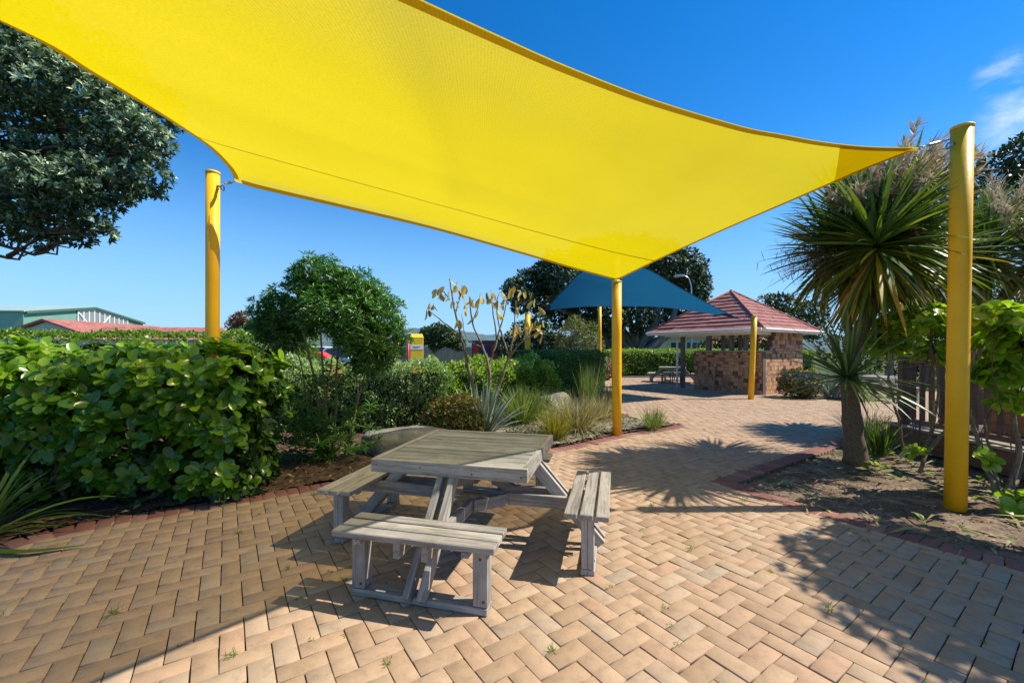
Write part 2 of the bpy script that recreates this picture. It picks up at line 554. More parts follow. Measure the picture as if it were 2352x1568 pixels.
b.inputs['Roughness'].default_value = .82; b.inputs['Specular IOR Level'].default_value = .3
bump(t, b, spk, .25, .003)
M['paver'] = m

def paver_mesh(name, cx, cy, ux, uy, hl, hw, mat, top=0.0, rnd=None, bottom=-.014, cham=.004):
    n = len(cx)
    cx, cy = np.asarray(cx), np.asarray(cy)
    ux = np.broadcast_to(ux, (n,)); uy = np.broadcast_to(uy, (n,))
    hl = np.broadcast_to(hl, (n,)); hw = np.broadcast_to(hw, (n,))
    sg = np.array([(-1, -1), (1, -1), (1, 1), (-1, 1)], float)
    tilt = rng.normal(size=(n, 4)) * .0013 + rng.normal(size=(n, 1)) * .0017
    V = np.zeros((n, 12, 3))
    ro = rng.normal(size=n) * .009
    uxx = ux * np.cos(ro) - uy * np.sin(ro); uyy = ux * np.sin(ro) + uy * np.cos(ro)
    for ring, (ins, z) in enumerate(((0, bottom), (0, top - cham * .8), (cham, top))):
        for k in range(4):
            a = sg[k, 0] * (hl - ins); c_ = sg[k, 1] * (hw - ins)
            V[:, ring * 4 + k, 0] = cx + uxx * a - uyy * c_
            V[:, ring * 4 + k, 1] = cy + uyy * a + uxx * c_
            V[:, ring * 4 + k, 2] = z + (tilt[:, k] if ring else 0)
    q = [(8, 9, 10, 11)]
    for r_ in (0, 1):
        for k in range(4):
            k2 = (k + 1) % 4
            q.append((r_ * 4 + k, r_ * 4 + k2, r_ * 4 + 4 + k2, r_ * 4 + 4 + k))
    Q = (np.arange(n)[:, None, None] * 12 + np.array(q)[None]).reshape(-1, 4)
    rnd = rng.random(n) if rnd is None else rnd
    return np_obj(name, V, Q, mat, None, np.repeat(rnd, 12))

s = .1148
th = R(34.6)
av = np.array([math.cos(th), math.sin(th)]); dv = np.array([math.sin(th), -math.cos(th)])
P0 = np.array([.3544, 2.2578])
I, J = np.meshgrid(np.arange(-260, 260), np.arange(-260, 260), indexing='ij')
I, J = I.ravel(), J.ravel()
k4 = (I + J) % 4
vv = k4 == 0; hh = k4 == 2
cen = np.vstack([P0 + s * ((I[vv] + .5)[:, None] * av + (J[vv] + 1)[:, None] * dv), P0 + s * ((I[hh] + 1)[:, None] * av + (J[hh] + .5)[:, None] * dv)])
uu = np.vstack([np.tile(dv, (vv.sum(), 1)), np.tile(av, (hh.sum(), 1))])
soil_left = np.vstack([offset(path_left, .21), path_back, [(4.6, 27), (-40, 27), (-40, .9)]])
soil_right = np.vstack([offset(path_right, .21)[::-1], offset(path_corner, -.24), [(6.5, 8.0), (9.0, 8.0), (9.0, .9)]])
ok = inside(pav_poly, cen[:, 0], cen[:, 1]) & ~inside(np.vstack([offset(path_left, .08), path_back, [(4.6, 27), (-40, 27), (-40, .9)]]), cen[:, 0], cen[:, 1]) & ~inside(np.vstack([offset(path_right, .08)[::-1], offset(path_corner, -.1), [(6.5, 8.0), (9.0, 8.0), (9.0, .9)]]), cen[:, 0], cen[:, 1])
cen, uu = cen[ok], uu[ok]
struct(paver_mesh('paving', cen[:, 0], cen[:, 1], uu[:, 0], uu[:, 1], s - .0031, s / 2 - .0031, M['paver'], cham=.0013))

m, t, b = new_mat('red_edging_brick')
c = ramp(t, attr(t, 'rnd'), [(0, (.19, .075, .055)), (.4, (.25, .105, .075)), (.75, (.22, .10, .085)), (1, (.32, .16, .12))])
gc = N_(t, "ShaderNodeNewGeometry").outputs['Position']
c = mixc(t, .6, c, ramp(t, noise(t, 25, 5, .7, gc), [(.3, (.6, .6, .6)), (.7, (1.25, 1.2, 1.2))]), 'MULTIPLY')
t.links.new(c, b.inputs['Base Color']); b.inputs['Roughness'].default_value = .85
bump(t, b, noise(t, 200, 3, .5, gc), .25, .003)
M['edge'] = m

def edging(name, path, off, width=.225, pitch=.117, top=.004):
    """a row of header bricks along a path"""
    c_ = offset(path, off)
    mid = (c_[1:] + c_[:-1]) / 2
    tg = c_[1:] - c_[:-1]
    ln = np.linalg.norm(tg, axis=1); tg = tg / ln[:, None]
    return struct(paver_mesh(name, mid[:, 0], mid[:, 1], -tg[:, 1], tg[:, 0], width / 2, ln / 2 - .0025, M['edge'], top, bottom=-.05, cham=.006))
edging('edging', path_left, .113)
edging('edging', path_right, .113)
edging('edging', path_corner, -.118)

struct(bed('garden_soil', soil_left, (-9, 4.8, .9, 20), .07, .012, .022, M['mulch']))
struct(bed('garden_soil', soil_right, (2.2, 9.0, .9, 8.0), .06, -.02, .018, M['sandy']))
peb = catmull([(-.9, 5.75), (.637, 6.66), (1.3, 7.15), (2.0, 7.85), (2.7, 8.25), (3.3, 8.6), (2.7, 9.3), (2.55, 10), (2.6, 11.6), (2.9, 13.4)], .2)
pebble = np.vstack([peb, [(2.0, 13.4), (1.0, 11.5), (-.6, 9.5), (-1.0, 7.5)]])
struct(bed('pebble_soil', pebble, (-1.2, 3.6, 5.6, 13.6), .06, .04, .014, M['pebbly']))

# ------------------------------------------------------------------ picnic table (prototype, then copies)
def picnic_table(label, loc, rz, group):
    root = thing('picnic_table', label, 'picnic table', loc, rz, group)
    # table top
    top = MB()
    n = 9; half = .60; w = (1.2 - .08) / n
    for i in range(n):
        y = -half + .04 + w * (i + .5)
        dz = random.uniform(-.002, .002)
        top.board((-half + .045, y, .732 + dz), (half - .045, y, .732 + dz), w - .010, .034, rnd=random.random())
    top.build('tabletop', M['wood_top'], root, bevel=.004)
    for sgn in (-1, 1):
        b_ = MB(); b_.board((-half - .004, sgn * (half - .018), .704), (half + .004, sgn * (half - .018), .704), .036, .098)
        b_.build('table_rim', M['wood'], root, bevel=.004)
        b_ = MB(); b_.board((sgn * (half - .019), -half + .037, .7045), (sgn * (half - .019), half - .037, .7045), .038, .105)
        b_.build('table_rim', M['wood'], root, bevel=.004)
    under = MB()
    for yy in (-.32, .32):
        under.board((-half + .05, yy, .682), (half - .05, yy, .682), .09, .06)
    under.build('top_bearer', M['wood'], root, bevel=.003)
    for k in range(4):
        mt = Matrix.Rotation(k * math.pi / 2, 3, 'Z')
        tr = lambda x, r_, z: mt @ Vector((x, -r_, z))
        seat = MB()
        for j in range(3):
            r_ = .888 + .108 * j
            x0 = -.525 + random.uniform(-.008, .008)
            seat.board(tr(x0, r_, .432), tr(-x0 + random.uniform(-.006, .006), r_, .432 + random.uniform(-.003, .003)), .089, .038)
        seat.build('seat', M['wood'], root, bevel=.005)
        for sx in (-1, 1):
            leg = MB()
            for q in (-1, 1):
                leg.board(tr(sx * .41, 1.0 + q * .0225, .046), tr(sx * .41, 1.0 + q * .0225, .412), .043, .092, up=mt @ Vector((1, 0, 0)))
            leg.build('leg', M['wood'], root, bevel=.003)
            cl = MB(); cl.board(tr(sx * .352, .87, .396), tr(sx * .352, 1.15, .396), .045, .033)
            cl.build('seat_cleat', M['wood'], root, bevel=.003)
            st = MB(); x = sx * .047
            st.board(tr(x, 1.075, .04), tr(x, .50, .69), .092, .042, up=mt @ Vector((1, 0, 0)))
            st.build('strut', M['wood'], root, bevel=.003)
            be = MB(); x = sx * .0925
            be.board(tr(x, .315, .362), tr(x, 1.13, .362), .044, .095)
            be.build('seat_bearer', M['wood'], root, bevel=.003)
        bp = MB(); bp.board(tr(-.455, 1.0, .021), tr(.455, 1.0, .021), .098, .042)
        bp.build('base_plank', M['wood'], root, bevel=.004)
        dg = MB(); a = tr(.116, .33, .362); c2 = mt @ Vector((.33, -.116, .362))
        dg.board(a, c2, .042, .095)
        dg.build('corner_brace', M['wood'], root, bevel=.003)
    def screw(x, r_, z, k, rad=.006):
        mt = Matrix.Rotation(k * math.pi / 2, 3, 'Z')
        e = MB(); e.tube([mt @ Vector((x, -r_ + .002, z)), mt @ Vector((x, -r_ - .0025, z))], rad, 8)
        e.build('screw', M['screw'], root)
    for k in range(4):
        for x in (-.56, -.2, .2, .56): screw(x, .600, .70 + (.012 if x < 0 else -.01), k)
        for x in (-.41, .41): screw(x, 1.046, .33, k, .008); screw(x + .02, 1.046, .08, k, .008)
    return root
M['screw'] = mat_plain('rusty_screw', (.07, .05, .04), .6, .1, 9)
TG = 'square weathered picnic tables with four attached benches'
table = picnic_table('grey weathered square picnic table with four benches, in the near foreground on the brick paving', (-.335, 3.56, .003), R(-14), TG)
dup(table, (8.0, 20.6, .003), R(-24), 'picnic table under the red tiled shelter, beside its white downpipe', TG)
dup(table, (11.6, 13.4, .003), R(20), 'picnic table on sunlit ground behind the cabbage tree and timber balustrade', TG)

# ------------------------------------------------------------------ shade sails and posts
def post(label, base, top, dia=.168, bolt_dir=None):
    base, top = Vector(base), Vector(top)
    root = thing('sail_post', label, 'post', base, 0, 'round yellow posts holding the shade sails')
    d = top - base
    dn = d.normalized()
    MB().tube([(0, 0, -.02), d * .33, d * .66, d - dn * .03], dia / 2, 28).build('shaft', M['post'], root, True, auto=1)
    MB().tube([d - dn * .03, d - dn * .004, d], [dia / 2 + .004, dia / 2 + .004, dia / 2 - .006], 28).build('cap', M['post_cap'], root, True, auto=1)
    if bolt_dir is not None:
        e = MB(); bd = Vector(bolt_dir).normalized(); s0 = d - dn * .13 + bd * dia * .46
        e.tube([s0, s0 + bd * .06], .011, 8)
        c0 = s0 + bd * .085
        e.tube([c0 + bd * (.028 * math.cos(q)) + Vector((0, 0, .028 * math.sin(q))) for q in np.linspace(0, 2 * math.pi, 13)], .008, 6, cap=False)
        e.build('eye_bolt', M['steel'], root, True)
    return root

A = P(540, 417, 4.40); B = P(1416, 643, 7.52); Cc = P(2112, 339, 4.1); D = Vector((-2.45, -1.2, 2.2))
lp_top = P(489, 394, 4.48); rp_top = P(2210, 290, 4.14)
post('yellow steel post behind the glossy hedge, tall, at the left end of the yellow sail', (-3.25, 4.48, 0), lp_top, .130, A - lp_top)
post('yellow post in the pebbly bed behind the near picnic table, under the sail tip', (1.955, 7.70, 0), (1.955, 7.70, 2.86), .168)
post('yellow post nearest the camera, in the right bed of bark beside the timber deck', G(2194, 1165), rp_top, .168, Cc - rp_top)
post('short leaning yellow post in front of the speckled brick shelter wall', (7.71, 13.34, 0), (7.82, 13.34, 2.68), .168, (-1, 0, .2))
post('slim distant yellow post at the rounded end of the clipped hedge, under the blue sail', (4.2, 19.8, 0), (4.2, 19.8, 3.70), .168)
post('yellow post rising behind the hedge and the bare branches with yellow leaves', (.49, 12.85, 0), (.485, 12.85, 2.74), .168, (1, 0, .1))
post('yellow post hidden behind the middle post, holding the high peak of the blue sail', (2.33, 9.3, 0), (2.33, 9.3, 3.66), .168)

def curve(pts):
    a = catmull([tuple(p) for p in pts], .05)
    s_ = np.r_[0, np.cumsum(np.linalg.norm(np.diff(a, axis=0), axis=1))]; s_ /= s_[-1]
    return lambda t: np.stack([np.interp(t, s_, a[:, k]) for k in range(3)], -1)

def coons(AB, DC, AD, BC):
    a, b_, c_, d_ = AB(0.), AB(1.), DC(1.), DC(0.)
    def S(u, v):
        u = np.asarray(u, float); v = np.asarray(v, float)
        U, V_ = u[..., None], v[..., None]
        return ((1 - V_) * AB(u) + V_ * DC(u) + (1 - U) * AD(v) + U * BC(v)
                - ((1 - U) * (1 - V_) * a + U * (1 - V_) * b_ + U * V_ * c_ + (1 - U) * V_ * d_))
    return S

def cloth_mat(name, col, tcol, trans, holes, hcol=(1, 1, 1), rough=.6):
    m, t, b = new_mat(name)
    uv = attr(t, 'suv', 'Vector')
    def wave(sc, direction):
        w = N_(t, "ShaderNodeTexWave", bands_direction=direction, wave_profile='SIN')
        w.inputs['Scale'].default_value = sc; w.inputs['Distortion'].default_value = .6; w.inputs['Detail'].default_value = 1
        t.links.new(uv, w.inputs['Vector'])
        return w.outputs['Fac']
    w1 = wave(22, 'X'); w2 = wave(48, 'Y')
    big = noise(t, 1.1, 4, .6, uv)
    k = mixc(t, .5, ramp(t, w1, [(0, (.86, .86, .86)), (1, (1.05, 1.05, 1.05))]), ramp(t, w2, [(0, (.84, .84, .84)), (1, (1.05, 1.05, 1.05))]), 'MIX')
    k = mixc(t, 1.0, k, ramp(t, big, [(.3, (.955, .955, .955)), (.7, (1.02, 1.02, 1.02))]), 'MULTIPLY')
    k = mixc(t, .8, k, ramp(t, noise(t, 95, 3, .7, uv), [(.3, (.80, .80, .80)), (.5, (1, 1, 1)), (.7, (1.12, 1.12, 1.12))]), 'MULTIPLY')
    c = mixc(t, 1.0, k, col, 'MULTIPLY')
    t.links.new(c, b.inputs['Base Color']); b.inputs['Roughness'].default_value = rough; b.inputs['Specular IOR Level'].default_value = .25
    bump(t, b, w1, .25, .002)
    tr = N_(t, "ShaderNodeBsdfTranslucent"); t.links.new(mixc(t, 1.0, k, tcol, 'MULTIPLY'), tr.inputs[0])
    mx = N_(t, "ShaderNodeMixShader"); mx.inputs[0].default_value = trans
    t.links.new(b.outputs[0], mx.inputs[1]); t.links.new(tr.outputs[0], mx.inputs[2])
    tp = N_(t, "ShaderNodeBsdfTransparent"); tp.inputs[0].default_value = (*hcol, 1)
    mx2 = N_(t, "ShaderNodeMixShader")
    # the knit is open seen square on and closes up seen at a slant
    ge = N_(t, "ShaderNodeNewGeometry"); dt = N_(t, "ShaderNodeVectorMath", operation='DOT_PRODUCT')
    t.links.new(ge.outputs['Normal'], dt.inputs[0]); t.links.new(ge.outputs['Incoming'], dt.inputs[1])
    ab_ = N_(t, "ShaderNodeMath", operation='ABSOLUTE'); t.links.new(dt.outputs['Value'], ab_.inputs[0])
    mr = N_(t, "ShaderNodeMapRange", interpolation_type='SMOOTHSTEP'); t.links.new(ab_.outputs[0], mr.inputs[0])
    mr.inputs[1].default_value = .30; mr.inputs[2].default_value = .72; mr.inputs[3].default_value = holes * .12; mr.inputs[4].default_value = holes
    t.links.new(mr.outputs[0], mx2.inputs[0])
    t.links.new(mx.outputs[0], mx2.inputs[1]); t.links.new(tp.outputs[0], mx2.inputs[2])
    t.links.new(mx2.outputs[0], t.nodes["Material Output"].inputs[0])
    return m
M['sail_y'] = cloth_mat('yellow_knitted_cloth', (.80, .545, .002), (.78, .615, .002), .62, .33, (1, .90, .60))
M['hem_y'] = cloth_mat('yellow_hem_cloth', (.52, .335, .004), (.60, .40, .002), .3, 0)
M['patch_y'] = cloth_mat('doubled_yellow_cloth', (.78, .53, .002), (.78, .60, .002), .58, .03)
M['sail_b'] = cloth_mat('blue_knitted_cloth', (.005, .06, .145), (.003, .10, .205), .5, .05, (.3, .6, 1))
M['hem_b'] = cloth_mat('blue_hem_cloth', (.01, .06, .15), (.01, .08, .2), .3, 0)
M['seam'] = mat_plain('seam_thread', (.30, .20, .012), .8, .05, 9)
M['seam_b'] = mat_plain('blue_seam_thread', (.01, .05, .10), .8, .05, 9)

def sail(name, label, S, n, mats, hem, seam, patch, cables, hem_sides=(0, 1, 2, 3)):
    root = thing(name, label, 'shade sail', tuple(S(.5, .5)))
    off = np.array(root.location)
    u, v = np.meshgrid(np.linspace(0, 1, n), np.linspace(0, 1, n), indexing='ij')
    def surf(nm, U, V_, drop, mat):
        X = S(U, V_) - off + np.array([0, 0, -drop])
        a, b_ = U.shape
        idx = np.arange(a * b_).reshape(a, b_)
        Q = np.stack([idx[:-1, :-1], idx[1:, :-1], idx[1:, 1:], idx[:-1, 1:]], -1).reshape(-1, 4)
        lu = np.linalg.norm(S(1., .5) - S(0., .5)); lv = np.linalg.norm(S(.5, 1.) - S(.5, 0.))
        suv = np.stack([U * lu, V_ * lv, U * 0], -1).reshape(-1, 3)
        return np_obj(nm, X, Q, mat, root, np.full(a * b_, .5), True, {'suv': suv})
    surf('cloth', u, v, 0, mats[0])
    t_ = np.linspace(.012, .988, 80)
    w = np.array([0, .33, .66, 1.0])
    T_, Wd = np.meshgrid(t_, w, indexing='ij')
    hw = [hem / np.linalg.norm(S(.5, 1.) - S(.5, 0.)), hem / np.linalg.norm(S(1., .5) - S(0., .5))]
    if 0 in hem_sides: surf('hem', T_, Wd * hw[0], .005, mats[1])
    if 1 in hem_sides: surf('hem', T_, 1 - Wd * hw[0], .005, mats[1])
    if 2 in hem_sides: surf('hem', Wd * hw[1], T_, .007, mats[1])
    if 3 in hem_sides: surf('hem', 1 - Wd * hw[1], T_, .007, mats[1])
    for sv0, sv1 in seam:
        q = np.linspace(0.004, .996, 60); e = np.array([-1., 1.])
        Q_, E_ = np.meshgrid(q, e, indexing='ij')
        surf('seam', Q_, sv0 + (sv1 - sv0) * Q_ + E_ * .009 / np.linalg.norm(S(.5, 1.) - S(.5, 0.)), .006, mats[2])
    for cu, cv, size in patch:
        r1 = np.linspace(0.02, 1, 10); r2 = np.linspace(0, 1, 12)
        R1, R2 = np.meshgrid(r1, r2, indexing='ij')
        du = size[0] * R1 * (1 - R2); dv_ = size[1] * R1 * R2
        surf('corner_patch', du if cu == 0 else 1 - du, dv_ if cv == 0 else 1 - dv_, .009, mats[3])
    for p0, p1 in cables:
        p0 = Vector(p0) - Vector(off); p1 = Vector(p1) - Vector(off); d = p1 - p0
        k = MB()
        k.tube([p0, p0 + d * .22], .006, 6); k.tube([p0 + d * .22, p0 + d * .3, p0 + d * .62, p0 + d * .7], [.007, .015, .015, .007], 8); k.tube([p0 + d * .7, p1], .006, 6)
        k.build('turnbuckle', M['steel'], root, True)
    return root

def ab(px, py, i):
    k = (px - CX) / F
    Z = (A.y - A.x * ((B.y - A.y) / (B.x - A.x))) / (1 - k * ((B.y - A.y) / (B.x - A.x)))
    return P(px, py, Z * (1 - .035 * math.sin(math.pi * i)))
def bc(px, py, i):
    k = (px - CX) / F
    d = Cc - B
    t_ = (B.y * k - B.x) / (d.x - d.y * k)
    return P(px, py, (B.y + d.y * t_) * (1 - .03 * math.sin(math.pi * i)))
AB = curve([A, ab(604, 435, .1), ab(784, 476, .35), ab(1000, 527, .6), ab(1200, 583, .8), ab(1310, 615, .92), B])
BC = curve([B, bc(1525, 590, .25), bc(1654, 531.5, .45), bc(1829, 456, .65), bc(1935, 410, .8), bc(2005, 380, .9), Cc])
DC = curve([D, (-1.5, -.08, 2.36), P(700, -136, 1.0), P(850, -57, 1.13), P(970, 0, 1.27), P(1131, 75, 1.49), P(1310, 155, 1.82), P(1514, 233, 2.32), P(1711, 292, 2.97), P(1794, 308, 3.27), P(1900, 327, 3.6), P(2005, 337, 3.87), Cc])
AD = curve([A, P(532, 395, 4.24), P(514, 371, 4.0), P(476, 334, 3.6), P(424, 298, 3.15), P(337, 243, 2.62), P(180, 149, 2.15), P(0, 47, 1.8), (-2.26, .7, 2.74), D])
SY = coons(AB, DC, AD, BC)
sail('shade_sail', 'large bright yellow shade sail stretched over the near picnic table', SY, 70, (M['sail_y'], M['hem_y'], M['seam'], M['patch_y']), .055,
     [(.205, .235)], [(1, 1, (.14, .17)), (1, 0, (.035, .05))],
     [(A, lp_top + Vector((.1, 0, -.14))), (Cc, rp_top + Vector((-.12, 0, -.13))), (B, (1.955, 7.62, 2.76))])

La = P(1244, 716, 12.9); Fb = Vector((4.2, 19.6, 3.66)); Rb = P(1700, 733, 13.45); Nb = Vector((2.33, 9.42, 3.62))
AB2 = curve([La, P(1299, 708, 15.0), P(1345, 704.5, 17.2), Fb])
BC2 = curve([Fb, P(1454, 703.6, 18.0), P(1525, 706, 16.4), P(1654, 723.6, 14.1), Rb])
DC2 = curve([Nb, P(1487, 617, 10.2), P(1560, 659, 11.4), P(1628, 696.6, 12.5), Rb])
AD2 = curve([La, P(1271, 689.5, 12.4), P(1302, 656.7, 11.6), P(1332, 626, 10.9), Nb])
SB = coons(AB2, DC2, AD2, BC2)
sail('shade_sail', 'blue shade sail in the distance, peaked behind the middle yellow post', SB, 40, (M['sail_b'], M['hem_b'], M['seam_b'], M['hem_b']), .06, [],
     [(0, 0, (.1, .12)), (1, 1, (.12, .12))], [(La, (.57, 12.85, 2.66)), (Rb, (7.73, 13.34, 2.6))])
# ------------------------------------------------------------------ planting
M['gris'] = mat_leaf('glossy_broad_leaf', [(0, (.05, .145, .014)), (.35, (.115, .26, .018)), (.65, (.21, .38, .025)), (.88, (.34, .49, .032)), (1, (.45, .54, .06))], .26, .42, spec=.6)
M['gris_in'] = mat_leaf('shaded_inner_leaf', [(0, (.018, .05, .008)), (1, (.05, .11, .016))], .5, .2)  # darker copy of the hedge leaf, interior shade put into the colour
M['poh'] = mat_leaf('pale_backed_leaf', [(0, (.018, .05, .022)), (.45, (.06, .115, .055)), (.7, (.17, .27, .13)), (.86, (.38, .50, .30)), (1, (.62, .70, .50))], .4, .2, (1.1, 1.2, .7), spec=.5)
M['narrow'] = mat_leaf('narrow_leaf', [(0, (.02, .08, .014)), (.5, (.055, .175, .024)), (.85, (.13, .31, .038)), (1, (.27, .41, .07))], .32, .38, spec=.55)
M['hedge_mix'] = mat_leaf('hedge_leaf', [(0, (.075, .16, .02)), (.4, (.17, .30, .04)), (.75, (.32, .45, .08)), (1, (.50, .58, .2))], .35, .45)
M['hedge_pale'] = mat_leaf('pale_hedge_leaf', [(0, (.13, .21, .07)), (.5, (.32, .46, .18)), (1, (.60, .70, .40))], .35, .4)
M['hedge_dark'] = mat_leaf('clipped_leaf', [(0, (.025, .09, .02)), (.6, (.06, .18, .033)), (1, (.14, .30, .055))], .45, .2)
M['tree_dark'] = mat_leaf('dark_tree_leaf', [(0, (.014, .034, .012)), (.5, (.036, .072, .022)), (.85, (.085, .14, .045)), (1, (.17, .23, .09))], .5, .12)
M['tree_mid'] = mat_leaf('mid_tree_leaf', [(0, (.03, .055, .012)), (.5, (.065, .11, .022)), (1, (.14, .19, .05))], .5, .25)
M['tree_olive'] = mat_leaf('olive_tree_leaf', [(0, (.09, .11, .025)), (.5, (.19, .21, .055)), (1, (.32, .33, .10))], .5, .3)
M['cord'] = mat_leaf('cabbage_tree_leaf', [(0, (.035, .09, .016)), (.4, (.085, .165, .026)), (.68, (.19, .28, .05)), (.78, (.40, .40, .05)), (.9, (.62, .40, .05)), (1, (.38, .21, .07))], .38, .28, (1.3, 1.25, .5), spec=.5)
M['cordy'] = mat_leaf('young_cabbage_leaf', [(0, (.07, .13, .045)), (.6, (.16, .25, .09)), (.9, (.30, .38, .16)), (1, (.42, .42, .15))], .4, .25)
M['panicle'] = mat_leaf('dry_flower_stalk', [(0, (.34, .26, .16)), (.5, (.62, .53, .37)), (1, (.84, .77, .60))], .8, .15, (1, .9, .8))
M['panicle_dark'] = mat_leaf('old_flower_stalk', [(0, (.05, .028, .022)), (1, (.13, .08, .06))], .8, .1, (1, .9, .8))
M['flax'] = mat_leaf('flax_blade', [(0, (.04, .085, .018)), (.6, (.10, .19, .035)), (.9, (.22, .30, .07)), (1, (.42, .40, .08))], .3, .3)
M['astelia'] = mat_leaf('silver_blade', [(0, (.15, .21, .13)), (.5, (.31, .39, .29)), (1, (.56, .61, .54))], .45, .15, (1, 1.1, .8))
M['grass_gold'] = mat_leaf('gold_tussock', [(0, (.14, .15, .02)), (.5, (.30, .27, .03)), (1, (.48, .38, .06))], .6, .3)
M['grass_green'] = mat_leaf('green_tussock', [(0, (.08, .15, .03)), (.6, (.21, .29, .065)), (1, (.45, .45, .17))], .55, .3)
M['grass_tan'] = mat_leaf('tan_tussock', [(0, (.24, .21, .07)), (.5, (.46, .38, .18)), (1, (.68, .58, .36))], .7, .25)
M['nandina'] = mat_leaf('red_tinged_leaf', [(0, (.035, .065, .01)), (.45, (.10, .135, .014)), (.7, (.25, .25, .022)), (.86, (.24, .09, .018)), (1, (.18, .04, .014))], .4, .3, (1.3, 1.1, .5))
M['yellowleaf'] = mat_leaf('withered_leaf', [(0, (.32, .17, .06)), (.35, (.68, .52, .12)), (.8, (.80, .66, .20)), (1, (.68, .60, .38))], .6, .4, (1.2, 1.1, .6))
M['redbush'] = mat_leaf('reddish_leaf', [(0, (.10, .08, .02)), (.5, (.22, .11, .05)), (1, (.36, .20, .12))], .5, .2)
M['hedge_core'] = mat_plain('hedge_shade_core', (.022, .022, .012), .95, .3, 20, bmp=.8)  # near-black colour stands for the shade deep inside the hedges
M['bark'] = mat_bark('brown_bark', (.13, .095, .07))
M['bark_pale'] = mat_bark('pale_bark', (.25, .19, .125), 18)
M['bark_gold'] = mat_bark('golden_bark', (.27, .20, .11), 18, .3)
M['bark_grey'] = mat_bark('grey_bark', (.20, .18, .16), 10)
M['bark_cord'] = mat_bark('corky_bark', (.20, .145, .095), 22, 1.0, (1.6, 3, 3))

SUNV = np.array(to_sun)
def perp(d):
    r = rdir(len(d))
    return nrm(np.cross(d, r))

def rosettes(pos, dr, k, amin, amax):
    """k leaves set round each shoot; returns base, direction, upper face"""
    n = len(pos)
    dr = nrm(dr)
    e1 = perp(dr); e2 = np.cross(dr, e1)
    az = (np.arange(k)[None] / k * 2 * math.pi + rng.random((n, 1)) * 6.3 + rng.normal(size=(n, k)) * .35)
    an = R(amin) + (R(amax) - R(amin)) * rng.random((n, k))
    pp = e1[:, None] * np.cos(az)[..., None] + e2[:, None] * np.sin(az)[..., None]
    Dv = dr[:, None] * np.cos(an)[..., None] + pp * np.sin(an)[..., None]
    Nv = nrm(dr[:, None] - Dv * np.sum(dr[:, None] * Dv, -1, keepdims=True) + rng.normal(size=Dv.shape) * .18)
    Bv = np.repeat(pos[:, None], k, 1) + Dv * .004
    return Bv.reshape(-1, 3), Dv.reshape(-1, 3), Nv.reshape(-1, 3)

def shell(clumps, n, lo=.7, hi=1.06, prune=.7):
    cl = np.array(clumps, float)
    if cl.shape[1] == 4: cl = np.c_[cl, cl[:, 3], cl[:, 3]]
    w = cl[:, 3] ** 2; w = w / w.sum()
    i = rng.choice(len(cl), n, p=w)
    d = rdir(n)
    lump = 1 + .10 * np.sin(d[:, 0] * 7 + i) * np.sin(d[:, 1] * 6 + 2 * i) + .07 * np.sin(d[:, 2] * 11 + i)
    r = (lo + (hi - lo) * rng.random(n) ** .6) * lump
    p = cl[i, :3] + d * r[:, None] * cl[i, 3:6]
    if prune:
        keep = np.ones(n, bool)
        for j in range(len(cl)):
            q = np.linalg.norm((p - cl[j, :3]) / cl[j, 3:6], axis=1)
            keep &= ~((q < prune) & (i != j))
        p, d = p[keep], d[keep]
    return p, d

def wiggle(p0, p1, n=6, amp=.05, sag=0.0):
    p0, p1 = np.array(p0, float), np.array(p1, float)
    L = np.linalg.norm(p1 - p0)
    t = np.linspace(0, 1, n)
    q = p0 + (p1 - p0) * t[:, None] + rng.normal(size=(n, 3)) * amp * L * np.sin(t * math.pi)[:, None]
    q[:, 2] += sag * L * np.sin(t * math.pi)
    return q

def hedge_surface(path, half, h, n, weights=(.42, .3, .16, .12), bulge=.06, under=0.0, z0=.03):
    """points on the faces of a hedge that follows a path (front = right-hand side of the path)"""
    p = catmull(path, .1)
    tg = np.gradient(p, axis=0); tg /= np.linalg.norm(tg, axis=1, keepdims=True)
    nr = np.stack([tg[:, 1], -tg[:, 0]], 1)
    k = rng.integers(0, len(p), n)
    face = rng.choice(4, n, p=np.array(weights) / sum(weights))
    z = z0 + (h - z0) * rng.random(n)
    c = rng.uniform(-1, 1, n)
    end = face == 3
    k[end] = np.where(rng.random(end.sum()) < .5, 0, len(p) - 1)
    lat = np.where(face == 0, 1.0, np.where(face == 2, -1.0, c))
    z = np.where(face == 1, h, z)
    zz = z / h
    shrink = 1 - under * np.clip(.55 - zz, 0, 1) / .55 - .12 * np.clip(zz - .9, 0, .1) / .1
    xy = p[k] + nr[k] * (lat * half * shrink)[:, None] + rng.normal(size=(n, 2)) * .03
    nor = np.zeros((n, 3))
    nor[:, :2] = np.where((face == 0)[:, None], nr[k], np.where((face == 2)[:, None], -nr[k], 0))
    nor[face == 1, 2] = 1
    sg = np.where(k[end] == 0, -1, 1)
    nor[end, :2] = tg[k[end]] * sg[:, None]
    lump = bulge * (leafy_noise(xy[:, 0] + z * .7, xy[:, 1] + z * 1.1, .9) + .5 * leafy_noise(xy[:, 0] * 2.1, z * 2.3 + xy[:, 1]))
    pos = np.c_[xy, z] + nor * (lump + rng.normal(size=n) * .025)[:, None]
    return pos, nor, zz

